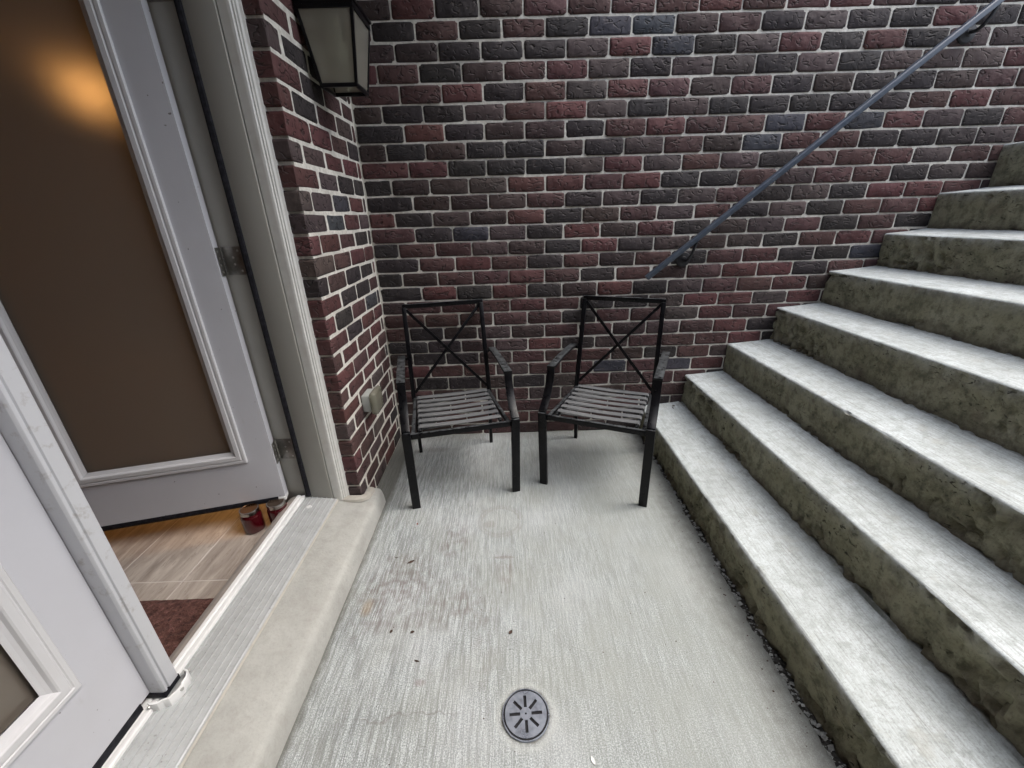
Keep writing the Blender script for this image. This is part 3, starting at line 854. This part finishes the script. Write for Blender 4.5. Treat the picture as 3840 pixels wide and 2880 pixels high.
for y_, sg in ((YJ, 1), (YO, -1)):
    mb = MB(); pf = mould(y_ + sg * .006, sg); n_ = len(pf)
    mb.add([(x, y, .098) for x, y in pf] + [(x, y, ZT + .06) for x, y in pf], [tuple(range(n_)), tuple(range(n_, 2 * n_))] + [(j, (j + 1) % n_, n_ + (j + 1) % n_, n_ + j) for j in range(n_)])
    part(mb, 'brickmould', MAT['trim'], fr)
mb = MB(); mb.box((-.262, YO, ZT), (-.196, YJ, ZT + .05)); part(mb, 'brickmould', MAT['trim'], fr, bevel=.003)
mb = MB(); mb.tube([(-.368, YJ + .001, .14), (-.368, YJ + .001, ZT)], .0115, 8)
part(mb, 'weatherstrip', MAT['rubber'], fr, smooth=True)
# threshold
th = MB()
prof = [(-.243, .100), (-.2425, .114), (-.246, .1175)]
x = -.252
zz = lambda x_: .117 + (-.252 - x_) * .12
while x > -.378:
    prof += [(x, zz(x)), (x - .0125, zz(x - .0125)), (x - .0135, zz(x) + .0052), (x - .016, zz(x) + .0052), (x - .017, zz(x - .017))]
    x -= .0215
prof += [(-.384, .132), (-.384, .10)]
th.prism(prof, YO + .001, YJ - .001)
tho = part(th, 'threshold', MAT['alu'], fr)
mb = MB()
mb.prism([(-.3845, .10), (-.3845, .140), (-.387, .1425), (-.399, .1425), (-.401, .1405), (-.402, .139), (-.404, .1405), (-.406, .1445), (-.418, .1445), (-.421, .142), (-.421, .10)], YO + .001, YJ - .001)
part(mb, 'threshold_ridge', MAT['white'], fr, bevel=.0006)
mb = MB(); mb.prism([(-.4215, .05), (-.4215, .137), (-.440, .134), (-.458, .126), (-.470, .112), (-.470, .045)], YO + .001, YJ - .001)
part(mb, 'inner_sill', MAT['subsill'], fr)
mb = MB(); mb.lathe((-.338, -.845, .1275), [(.012, 0), (.012, .0015), (.004, .003)], 14); part(mb, 'screw_cover', MAT['white'], fr, smooth=True)

# ------------------------------------------------------------------ doors (built closed, then swung)
def frame_ring(mb, s0, s1, z0, z1, prof, mi=0):
    # prof: list of (inset, height) ; frame in local (s,z) plane, height along +n (we use axes: x = n, y = -s)
    k = len(prof); vs = []
    for d, h in prof:
        vs += [(h, -(s0 + d), z0 + d), (h, -(s1 - d), z0 + d), (h, -(s1 - d), z1 - d), (h, -(s0 + d), z1 - d)]
    fs = []
    for i_ in range(k - 1):
        for j in range(4):
            fs.append((i_ * 4 + j, i_ * 4 + (j + 1) % 4, (i_ + 1) * 4 + (j + 1) % 4, (i_ + 1) * 4 + j))
    mb.add(vs, fs, mi)
LP = [(0, 0), (0, .006), (.003, .009), (.012, .009), (.014, .0065), (.017, .0065), (.020, .0105), (.034, .0105), (.037, .008), (.040, .001), (.046, -.003), (.054, -.007)]
ZB = .170; DT = 2.225
def make_leaf(name, label, w=.85, la=.103, lb=.715, extras=None):
    # local coords: origin on the pivot at floor; door runs along -Y ; outer face at x=+.045 ; hinge edge y=0
    t = bpy.data.objects.new(name, None); COL.objects.link(t); t['_local'] = 1
    tag(t, label, 'door')
    z0, z1 = .372, 2.10
    mb = MB()
    # slab with an opening for the glass
    g0, g1, gz0, gz1 = la + .03, lb - .03, z0 + .03, z1 - .03
    for (a, b, c_, d) in ((.001, g0, ZB, DT), (g1, w, ZB, DT), (g0, g1, ZB, gz0), (g0, g1, gz1, DT)):
        mb.box((0, -b, c_), (.045, -a, d))
    s_ = part(mb, 'slab', MAT['paint'], t)
    bm = bmesh.new(); bm.from_mesh(s_.data); bmesh.ops.remove_doubles(bm, verts=bm.verts, dist=.00005)
    bad = [f for f in bm.faces if any(f2 is not f and set(f2.verts) == set(f.verts) for v_ in f.verts for f2 in v_.link_faces)]
    bmesh.ops.delete(bm, geom=list(set(bad)), context='FACES_ONLY')
    bmesh.ops.recalc_face_normals(bm, faces=bm.faces); bm.to_mesh(s_.data); bm.free()
    mb = MB(); frame_ring(mb, la, lb, z0, z1, [(d, .045 + h) for d, h in LP])
    lf = part(mb, 'glass_frame', MAT['moulding'], t)
    bpy.context.view_layer.update()
    mb = MB(); frame_ring(mb, la, lb, z0, z1, [(d, -h) for d, h in LP])
    o = part(mb, 'glass_frame', MAT['moulding'], t)
    mb = MB(); mb.box((.020, -(lb - .045), z0 + .045), (.024, -(la + .045), z1 - .045))
    part(mb, 'glass_pane', MAT['doorglass'], t)
    mb = MB(); mb.box((-.003, -w + .004, ZB - .020), (.0465, -.030, ZB + .004)); mb.box((.010, -w + .004, ZB - .026), (.016, -.03, ZB - .020)); mb.box((.030, -w + .004, ZB - .026), (.036, -.03, ZB - .020))
    part(mb, 'door_sweep', MAT['rubber'], t, bevel=.001)
    return t
far = make_leaf('door', 'beige glazed door leaf swung open into the house')
# hinges on the far leaf
def hinge(t, zc, col):
    mb = MB()
    mb.box((.004, .0006, zc - .05), (.036, .0030, zc + .05))
    mb.box((-.034 + .0, .0002, zc - .05), (-.0, .0026, zc + .05)) if False else None
    h = part(mb, 'hinge', MAT[col], t, bevel=.0008)
    mb = MB()
    for q in range(5):
        a = zc - .05 + q * .02
        mb.lathe((-.003, .0035, a + .0005), [(.0055, 0), (.0055, .019)], 12)
    k_ = part(mb, 'knuckle', MAT[col], h, top=t, smooth=True)
    mb = MB()
    for dz, dx in ((-.036, .02), (-.012, .027), (.012, .020), (.036, .027)):
        mb.lathe((dx, .003, zc + dz), [(.0042, 0), (.0042, .0012), (.002, .002)], 10, axis='y')
    part(mb, 'screw', MAT['screw'], h, top=t, smooth=True)
for zc in (.385, 1.19, 1.99): hinge(far, zc, 'hinge')
mb = MB(); mb.box((.002, -.03, ZB - .018), (.0475, .0005, ZB - .001)); part(mb, 'corner_pad', MAT['white'], far, bevel=.001)
far.location = (-.460, -.772, 0)
far.rotation_euler = (0, 0, -math.radians(75.9))
# leaf of each hinge screwed to the jamb
for zc in (.385, 1.19, 1.99):
    mb = MB(); mb.box((-.452, YJ + .0095, zc - .05), (-.385, YJ + .012, zc + .05))
    h = part(mb, 'hinge_leaf', MAT['hinge'], fr, bevel=.0006)
    mb = MB()
    for dz, dx in ((-.036, -.398), (-.012, -.42), (.012, -.42), (.036, -.398)):
        mb.lathe((dx, YJ + .0098, zc + dz), [(.0042, 0), (.0042, -.001), (.002, -.002)], 10, axis='y')
    part(mb, 'screw', MAT['screw'], h, top=fr, smooth=True)

near = make_leaf('door', 'pale closed door leaf nearest the camera with raised edge strip', la=.105, lb=.74)
# local frame: origin at (xo,yo); door runs to -Y from y=0 = free edge here
near.location = (-.445, -1.642, 0)
mb = MB()
sec = [(.0452, .000), (.0790, .000), (.0850, .0035), (.0850, .0085), (.0805, .0100), (.0805, .0140), (.0850, .0155), (.0850, .044), (.0835, .046), (.0200, .046), (.0200, .0008), (.0452, .0008)]
n_ = len(sec)
mb.add([(x, y, ZB - .004) for x, y in sec] + [(x, y, DT) for x, y in sec], [tuple(range(n_)), tuple(range(n_, 2 * n_))] + [(j, (j + 1) % n_, n_ + (j + 1) % n_, n_ + j) for j in range(n_)])
part(mb, 'astragal', MAT['astragal'], near, bevel=.0006)
mb = MB(); mb.box((.022, -.002, ZB - .022), (.0835, .050, ZB - .0045)); part(mb, 'rubber_seal', MAT['rubber'], near, bevel=.001)
# white boot at the foot of the strip
boot = MB()
pth = [(.0500, -.022), (.062, -.026), (.078, -.024), (.086, -.016), (.100, -.012), (.108, .004), (.112, .022), (.1075, .030), (.108, .046), (.098, .062), (.083, .068)]
pth2 = []
vs = []; m_ = len(pth)
for z in (.128, .160):
    for (x, y) in pth: vs.append((x, y, z))
cxm, cym = .07, .02
for z in (.128, .160):
    for (x, y) in pth:
        d = Vector((x - cxm, y - cym)); d.normalize()
        vs.append((x - d.x * .005, y - d.y * .005, z))
fs = []
for i_ in range(m_ - 1):
    fs += [(i_, i_ + 1, m_ + i_ + 1, m_ + i_), (2 * m_ + i_, 3 * m_ + i_, 3 * m_ + i_ + 1, 2 * m_ + i_ + 1), (m_ + i_, m_ + i_ + 1, 3 * m_ + i_ + 1, 3 * m_ + i_), (i_, 2 * m_ + i_, 2 * m_ + i_ + 1, i_ + 1)]
fs += [(0, m_, 3 * m_, 2 * m_), (m_ - 1, 3 * m_ - 1, 4 * m_ - 1, 2 * m_ - 1)]
boot.add(vs, fs)
bo = part(boot, 'astragal_boot', MAT['white'], near, bevel=.0008)
mb = MB()
for (x, y, nx, ny_) in ((.0565, -.0255, -.25, -1), (.1105, .0175, 1, -.2), (.095, .0665, .6, .8)):
    a = Vector((nx, ny_, 0)).normalized(); c0 = Vector((x, y, .150))
    mb.tube([c0 - a * .001, c0 + a * .0025], .0048, 12)
part(mb, 'screw', MAT['screw'], bo, top=near, smooth=True)

# ------------------------------------------------------------------ interior
ZI = .05
floor_in = MB(); floor_in.box((-4.5, -4.0, -.05), (-.4705, 2.2, ZI - .0007))
fi = floor_in.build('interior_floor', MAT['grout']); tag(fi, kind='structure')
tile_me = None
tx0 = [-.70 - .28 * i_ for i_ in range(-1, 9)]
for a, xl in enumerate(tx0):
    x1 = xl; x0_ = xl - .28
    for b in range(-5, 4):
        y0_ = -1.165 + .56 * b + (0.0)
        mbt = None
        if a == 0 : w_ = (-.4705 - (-.70)); cxx = (-.4705 - .70) / 2
        else: w_ = .28; cxx = x1 - .14
        if a == 0 and False: continue
        if cxx > -.5 and a == 0: pass
        if tile_me is None or a == 0:
            mbt = MB(); mbt.box((-w_ / 2 + .002, -.28 + .002, -.006), (w_ / 2 - .002, .28 - .002, 0))
            o = mbt.build('floor_tile', MAT['tile'], bevel=.0008, seg=1)
            if a != 0: tile_me = o.data
        else:
            o = bpy.data.objects.new('floor_tile', tile_me); COL.objects.link(o)
        o.parent = fi
        if a == 0: cxx = -.70 + w_ / 2
        elif a >= 1: cxx = -.70 - .28 * (a - 1) - .14
        o.location = (cxx, y0_ + .28, ZI)
mb = MB()
mb.box((-4.6, -4.1, -.05), (-4.5, 2.3, 2.5)); mb.box((-4.5, 2.2, -.05), (-.501, 2.3, 2.5)); mb.box((-4.5, -4.1, -.05), (-.501, -4.0, 2.5))
mb.box((-.5, -.7445, .0), (-.36, 2.3, 2.5)); mb.box((-.5, -4.1, .0), (-.36, -2.561, 2.5)); mb.box((-.5, -2.56, 2.272), (-.23, -.7446, 2.5))
tag(mb.build('interior_wall', MAT['inwall']), kind='structure')
mb = MB(); mb.box((-4.6, -4.1, 2.5), (-.23, 2.3, 2.6)); tag(mb.build('ceiling', MAT['ceil']), kind='structure')
# rug
rugt = MB(); nx_, ny_ = 70, 90
vs = []
for j in range(ny_ + 1):
    for i_ in range(nx_ + 1):
        x = -1.25 + .765 * i_ / nx_; y = -2.4 + 1.15 * j / ny_
        e = min(1, min(i_, nx_ - i_, j, ny_ - j) / 2)
        vs.append((x + .003 * frac(x, y, 40, 1), y + .003 * frac(x, y, 40, 2), ZI + .002 + e * (.010 + .006 * frac(x, y, 48, 5))))
rugt.add(vs, [(j * (nx_ + 1) + i_, j * (nx_ + 1) + i_ + 1, (j + 1) * (nx_ + 1) + i_ + 1, (j + 1) * (nx_ + 1) + i_) for j in range(ny_) for i_ in range(nx_)])
o = rugt.build('rug', MAT['rug'], smooth=True)
tag(o, 'shaggy dark brown rug on the tiles just inside the doorway', 'rug')
# jars
def jar(x, y, label, lidm, r=.042, h=.112):
    t = empty('preserve_jar', (x, y, ZI), label, 'jar', 'jars of preserve inside the door')
    mb = MB(); mb.lathe((x, y, ZI), [(r * .82, 0), (r * .97, .004), (r, .012), (r, h * .68), (r * .94, h * .78), (r * .82, h * .84), (r * .82, h * .86)], 28)
    part(mb, 'jar_body', MAT['jam'], t, smooth=True)
    mb = MB(); mb.lathe((x, y, ZI), [(r * .87, h * .83), (r * .91, h * .84), (r * .91, h * .97), (r * .89, h), (r * .80, h), (r * .80, h * .985)], 28)
    l_ = part(mb, 'lid_band', MAT['band'], t, smooth=True)
    mb = MB(); mb.lathe((x, y, ZI), [(r * .80, h * .93), (r * .795, h * .99)], 28)
    part(mb, 'lid_disc', MAT[lidm], l_, top=t, smooth=True)
jar(-.578, -.885, 'red preserve jar with copper coloured lid, clear of the threshold', 'lid')
jar(-.482, -.845, 'red preserve jar with dark lid tucked against the door threshold', 'lidb')
# ceiling lamp indoors (the warm glow on the floor behind the door)
lt = empty('ceiling_lamp', (-2.6, 1.5, 2.5), 'warm round ceiling lamp lighting the room behind the open door', 'lamp')
mb = MB(); mb.lathe((-2.6, 1.5, 2.5), [(.09, 0), (.09, -.02), (.14, -.03), (.13, -.08), (.07, -.11)], 24); part(mb, 'shade', MAT['emit'], lt, smooth=True)
ld = bpy.data.lights.new('warm_bulb', 'POINT'); ld.energy = 13; ld.color = (1, .50, .16); ld.shadow_soft_size = .12
lo = bpy.data.objects.new('warm_bulb', ld); COL.objects.link(lo); lo.location = (-2.6, 1.5, 2.30)

# ------------------------------------------------------------------ chairs
def make_chair():
    t = bpy.data.objects.new('patio_armchair', None); COL.objects.link(t); t['_local'] = 1
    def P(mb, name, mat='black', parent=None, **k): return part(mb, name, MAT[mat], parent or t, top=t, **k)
    for s in (-1, 1):
        mb = MB(); mb.flat([(s * .252, 0, 0), (s * .252, -.030, .432)], .040, .022, up=(0, 1, 0)); P(mb, 'leg', bevel=.003)
        arm = MB(); arm.flat([(s * .252, -.030, .434), (s * .252, .000, .452), (s * .252, .034, .480), (s * .252, .064, .515), (s * .252, .086, .552), (s * .252, .100, .590), (s * .2525, .105, .6165)], .038, .010, up=(0, 1, 0))
        arm.flat([(s * .252, .099, .6185), (s * .254, .28, .620), (s * .256, .45, .612), (s * .257, .565, .603)], .040, .012)
        a = P(arm, 'arm', bevel=.0015)
        mb = MB(); mb.bar((s * .214, .543, .588), (s * .240, .550, .594), .018, .014); P(mb, 'arm_bracket', parent=a, bevel=.002)
        mb = MB(); mb.flat([(s * .217, .521, 0), (s * .217, .488, .366)], .020, .020, up=(0, 1, 0)); P(mb, 'leg', bevel=.003)
    mb = MB()
    for s in (-1, 1): mb.flat([(s * .217, .488, .368), (s * .2145, .543, .62), (s * .213, .603, .866)], .024, .020, up=(0, 1, 0))
    mb.bar((-.222, .606, .872), (.225, .606, .872), .020, .024)
    P(mb, 'back_frame', bevel=.0025)
    for s, o_ in ((-1, -.004), (1, .005)):
        mb = MB(); mb.bar((s * .203, .600 + o_, .855), (-s * .207, .496 + o_, .400), .016, .009, up=(0, 1, 0)); P(mb, 'cross_brace', bevel=.002)
    mb = MB()
    mb.bar((-.236, -.018, .405), (.236, -.018, .405), .018, .026)
    mb.bar((-.208, .486, .372), (.208, .486, .372), .018, .018)
    for s in (-1, 1):
        mb.bar((s * .222, -.006, .402), (s * .209, .478, .368), .018, .024)
    P(mb, 'seat_frame', bevel=.0025)
    # strap rails
    for s in (-1, 1):
        mb = MB(); mb.tube([(s * .188, .004, .408), (s * .188, .26, .392), (s * .186, .474, .378)], .0085, 10)
        P(mb, 'strap_rail', smooth=True)
    n_ = 7
    for i_ in range(n_):
        y = .040 + i_ * .0665; z = .414 - .066 * y
        mb = MB(); r = .0115
        pts = [(-.188, y + .03, z - r), (-.188 - r * .7, y + .012, z - r * .7), (-.188 - r, y, z), (-.188 - r * .7, y, z + r * .7), (-.188, y, z + r), (-.09, y, z + r - .003), (0, y, z + r - .005), (.09, y, z + r - .003), (.188, y, z + r), (.188 + r * .7, y, z + r * .7), (.188 + r, y, z), (.188 + r * .7, y + .012, z - r * .7), (.188, y + .03, z - r)]
        # ribbon: constant width along y
        vs = []
        for p_ in pts:
            for dy, dn in ((-.0165, 0), (.0165, 0)):
                vs.append((p_[0], p_[1] + dy, p_[2]))
        top = vs
        k2 = len(pts); inner = []
        for q, p_ in enumerate(pts):
            a = Vector(pts[max(q - 1, 0)]); b = Vector(pts[min(q + 1, k2 - 1)]); tg = (b - a); nn = Vector((tg.z, 0, -tg.x)).normalized() * .0028
            for dy in (-.0165, .0165): inner.append((p_[0] + nn.x, p_[1] + dy, p_[2] + nn.z))
        fs = []
        N = len(vs)
        for q in range(k2 - 1):
            a, b, c_, d = q * 2, q * 2 + 1, q * 2 + 3, q * 2 + 2
            fs += [(a, b, c_, d), (N + a, N + d, N + c_, N + b), (a, d, N + d, N + a), (b, N + b, N + c_, c_)]
        mb.add(vs + inner, fs)
        # slanted underside return of the strap
        if i_ < n_ - 1:
            mb.flat([(-.183, y + .012, z - .0125), (.183, y + .0665 - .012, z - .0155)], .02, .002)
        P(mb, 'seat_strap', 'strap', smooth=True)
    return t
ch1 = make_chair()
tag(ch1, 'black metal patio armchair beside the brick corner, strapped seat, left of the pair', 'chair', 'black metal patio armchairs')
ch1.location = (.352, -.660, 0); ch1.rotation_euler = (0, 0, .214)
ch2 = copy_tree(ch1)
tag(ch2, 'black metal patio armchair whose leg touches the bottom concrete step', 'chair', 'black metal patio armchairs')
ch2.location = (.978, -.652, 0); ch2.rotation_euler = (0, 0, -.418)

# ------------------------------------------------------------------ handrail
rl = empty('handrail', (1.349, -.075, .98), 'blue grey metal handrail rising along the brick wall above the steps', 'handrail')
a = Vector((1.349, -.078, .980)); d = (Vector((2.795, -.078, 2.133)) - a).normalized()
b = a + d * 2.75
mb = MB(); w_ = .016
mb.sweep([a, b], [(-w_, -.010), (-w_ * .8, -.013), (w_ * .8, -.013), (w_, -.010), (w_, .008), (w_ * .72, .0135), (-w_ * .72, .0135), (-w_, .008)])
part(mb, 'rail_bar', MAT['rail'], rl, bevel=.001)
for (x, z) in ((1.568, 1.065), (2.767, 2.042)):
    mb = MB()
    mb.lathe((x, 0, z), [(.041, .004), (.041, -.004), (.037, -.009), (.017, -.012), (.013, -.018)], 24, axis='y')
    f_ = part(mb, 'wall_flange', MAT['railblk'], rl, smooth=True)
    zr = .980 + (x + .035 - 1.349) * d.z / d.x - .014
    mb = MB(); mb.tube([(x, -.012, z), (x, -.045, z - .004), (x + .004, -.066, z + .008), (x + .015, -.076, z + .035), (x + .030, -.078, zr - .012), (x + .035, -.078, zr)], .0078, 10)
    part(mb, 'bracket_arm', MAT['railblk'], f_, top=rl, smooth=True)
    mb = MB(); mb.lathe((x, -.016, z), [(.007, 0), (.006, -.004)], 6, axis='y'); part(mb, 'bolt', MAT['railblk'], f_, top=rl)

# ------------------------------------------------------------------ lantern
lc = (-.030, -.400)
ln = empty('wall_lantern', (lc[0], lc[1], 1.79), 'black tapered outdoor wall lantern on the brick pier', 'lantern')
zb_, zt_ = 1.795, 2.02; hb, ht = .066, .098
def cnr(sx, sy, t):
    h = hb + (ht - hb) * t
    return Vector((lc[0] + sx * h, lc[1] + sy * h, zb_ + (zt_ - zb_) * t))
mb = MB()
for sx in (-1, 1):
    for sy in (-1, 1): mb.bar(cnr(sx, sy, 0), cnr(sx, sy, 1), .011, .011, up=(0, 1, 0))
for t_ in (0, 1):
    q = [cnr(-1, -1, t_), cnr(1, -1, t_), cnr(1, 1, t_), cnr(-1, 1, t_)]
    for i_ in range(4):
        a, b = q[i_], q[(i_ + 1) % 4]; dd = (b - a).normalized() * .005
        mb.bar(a - dd, b + dd, .012, .013)
part(mb, 'frame', MAT['lantern'], ln, bevel=.001)
for (s1, s2) in (((-1, -1), (1, -1)), ((1, -1), (1, 1)), ((1, 1), (-1, 1)), ((-1, 1), (-1, -1))):
    mb = MB(); p = [cnr(*s1, .02), cnr(*s2, .02), cnr(*s2, .98), cnr(*s1, .98)]
    c0 = sum(p, Vector()) / 4; nn = Vector((c0.x - lc[0], c0.y - lc[1], 0)).normalized() * .0015
    mb.add([q - nn for q in p] + [q + nn for q in p], [(0, 1, 2, 3), (7, 6, 5, 4), (0, 4, 5, 1), (1, 5, 6, 2), (2, 6, 7, 3), (3, 7, 4, 0)])
    part(mb, 'glass_pane', MAT['lampglass'], ln)
mb = MB()
def sq(h, z): return [(lc[0] - h, lc[1] - h, z), (lc[0] + h, lc[1] - h, z), (lc[0] + h, lc[1] + h, z), (lc[0] - h, lc[1] + h, z)]
lv = [(.100, 2.024), (.103, 2.024), (.103, 2.034), (.109, 2.036), (.109, 2.044), (.100, 2.050), (.045, 2.095), (.030, 2.10), (.030, 2.115), (.008, 2.125)]
vs = []
for h, z in lv: vs += sq(h, z)
mb.add(vs, [(3, 2, 1, 0)] + [(i_ * 4 + j, i_ * 4 + (j + 1) % 4, i_ * 4 + 4 + (j + 1) % 4, i_ * 4 + 4 + j) for i_ in range(len(lv) - 1) for j in range(4)] + [tuple(len(lv) * 4 - 4 + j for j in range(4))])
part(mb, 'roof', MAT['lantern'], ln)
mb = MB(); mb.box((XC - .002, lc[1] - .055, 1.96), (XC + .016, lc[1] + .055, 2.20)); part(mb, 'back_plate', MAT['lantern'], ln, bevel=.003)
mb = MB(); mb.tube([(XC + .01, lc[1], 2.16), (-.10, lc[1], 2.175), (-.06, lc[1], 2.17), (-.032, lc[1], 2.15), (-.030, lc[1], 2.12)], .009, 10); part(mb, 'bracket_arm', MAT['lantern'], ln, smooth=True)
mb = MB(); mb.lathe((lc[0], lc[1], 2.02), [(.018, 0), (.018, -.045), (.015, -.05)], 16); so = part(mb, 'socket', MAT['white'], ln, smooth=True)
mb = MB(); mb.lathe((lc[0], lc[1], 1.975), [(.013, 0), (.014, -.012), (.022, -.032), (.029, -.052), (.030, -.066), (.025, -.084), (.013, -.095), (.003, -.098)], 20); part(mb, 'bulb', MAT['bulb'], so, top=ln, smooth=True)

# ------------------------------------------------------------------ weatherproof outlet
ob = empty('outdoor_outlet', (XC, -.475, .49), 'small grey outdoor outlet with yellowed bubble cover low on the brick pier', 'outlet')
mb = MB(); mb.box((XC - .001, -.540, .445), (XC + .038, -.440, .530)); part(mb, 'outlet_box', MAT['box'], ob, bevel=.004)
mb = MB(); mb.box((XC + .0382, -.548, .428), (XC + .072, -.432, .545)); part(mb, 'bubble_cover', MAT['cover'], ob, bevel=.015, seg=4)
mb = MB(); mb.box((XC + .0385, -.525, .455), (XC + .044, -.455, .515)); part(mb, 'receptacle', MAT['box'], ob, bevel=.003)

# ------------------------------------------------------------------ floor drain
dr = empty('floor_drain', (.600, -1.635, 0), 'round slotted metal floor drain set in the concrete slab', 'drain')
cu_ = bpy.data.curves.new('plate', 'CURVE'); cu_.dimensions = '2D'; cu_.fill_mode = 'BOTH'; cu_.extrude = .0012
def spl(pts):
    s_ = cu_.splines.new('POLY'); s_.points.add(len(pts) - 1)
    for q, (x, y) in zip(s_.points, pts): q.co = (x, y, 0, 1)
    s_.use_cyclic_u = True
R_ = .0595
spl([(R_ * math.cos(i_ * math.pi / 32), R_ * math.sin(i_ * math.pi / 32)) for i_ in range(64)])
spl([(.0028 * math.cos(-i_ * math.pi / 6), .0028 * math.sin(-i_ * math.pi / 6)) for i_ in range(12)])
for q in range(8):
    a = q * math.pi / 4 + .03
    ca, sa = math.cos(a), math.sin(a)
    hw = .0042
    pts = [(.016, -hw), (.016, hw), (.0465, hw), (.0465, -hw)]
    spl([(x * ca - y * sa, x * sa + y * ca) for x, y in pts])
tmp = bpy.data.objects.new('plate_curve', cu_); COL.objects.link(tmp)
bpy.context.view_layer.update()
pm = bpy.data.meshes.new_from_object(tmp.evaluated_get(bpy.context.evaluated_depsgraph_get()))
bpy.data.objects.remove(tmp); bpy.data.curves.remove(cu_)
pm.materials.clear(); pm.materials.append(MAT['drain'])
po = bpy.data.objects.new('drain_plate', pm); COL.objects.link(po); po.parent = dr; po.location = (0, 0, .0062); po.rotation_euler = (.012, -.015, 0)
mb = MB(); mb.lathe((.600, -1.635, 0), [(.064, .001), (.064, .0035)], 48); part(mb, 'drain_shade_disc', MAT['dark'], dr)  # black disc stands in for the shade below the slots
mb = MB()
rg = []
for i_ in range(64):
    a = i_ * math.pi / 32; r = .0655 + .0008 * frac(math.cos(a) * 3, math.sin(a) * 3, 1)
    rg.append((.600 + r * math.cos(a), -1.635 + r * math.sin(a), .0035))
mb.sweep(rg, [(-.0015, -.003), (.0015, -.003), (.0012, .0028), (-.0012, .0028)], closed=True)
part(mb, 'drain_rim', MAT['drain'], dr, smooth=True)
mb = MB(); mb.lathe((.600, -1.635, .0075), [(.0035, 0), (.0035, .0004)], 10)

# ------------------------------------------------------------------ dead leaves
def leaf(x, y, l, w, rz, label, mat='leafm', curl=.3):
    mb = MB(); n_ = 6; vs = []
    for i_ in range(n_ + 1):
        t = i_ / n_; hw = w * math.sin(math.pi * min(.97, t * .93 + .05)) * .5; z = .0012 + curl * l * (t - .5) ** 2
        for s in (-1, 0, 1): vs.append((l * (t - .5), s * hw, z + abs(s) * w * .18 + .0008 * random.random()))
    fs = [(i_ * 3 + j, i_ * 3 + j + 1, i_ * 3 + j + 4, i_ * 3 + j + 3) for i_ in range(n_) for j in range(2)]
    N = len(vs)
    mb.add(vs + [(a_, b_, c_ - .0006) for a_, b_, c_ in vs], fs + [tuple(reversed([q + N for q in f])) for f in fs])
    o = mb.build('dry_leaf', MAT[mat], smooth=True); o.location = (x, y, 0); o.rotation_euler = (0, 0, rz)
    tag(o, label, 'leaf', 'dry leaves on the slab')
leaf(.152, -1.062, .030, .012, .5, 'dark curled dry leaf on the slab just right of the door curb')
leaf(.148, -1.367, .013, .010, 1.2, 'tiny dark leaf scrap, left of two side by side near the door curb')
leaf(.222, -1.372, .014, .010, .2, 'tiny dark leaf scrap, right of two side by side on the slab')
leaf(.560, -1.385, .016, .012, .9, 'small black leaf scrap in the middle of the slab, up from the drain')
leaf(.257, -1.472, .018, .006, -.3, 'thin dark twig like leaf scrap on the slab left of the drain')
leaf(.133, -.835, .014, .008, 1.6, 'small reddish leaf scrap by the front leg of the left chair', 'leafr')
leaf(.085, -1.035, .016, .004, .1, 'thin dark leaf sliver on the stained slab beside the curb')
leaf(.770, -1.747, .020, .009, -1.2, 'small pale leaf scrap on the slab right of the drain', 'white')
leaf(1.60, -.062, .022, .010, .4, 'small brown leaf in the back corner of the lowest step')
leaf(1.585, -.09, .016, .009, 1.9, 'darker leaf scrap on the lowest step by the brick wall')
bpy.data.objects['dry_leaf.008'].location.z = .188; bpy.data.objects['dry_leaf.009'].location.z = .187
for o in bpy.data.objects:
    if '_local' in o.keys(): del o['_local']
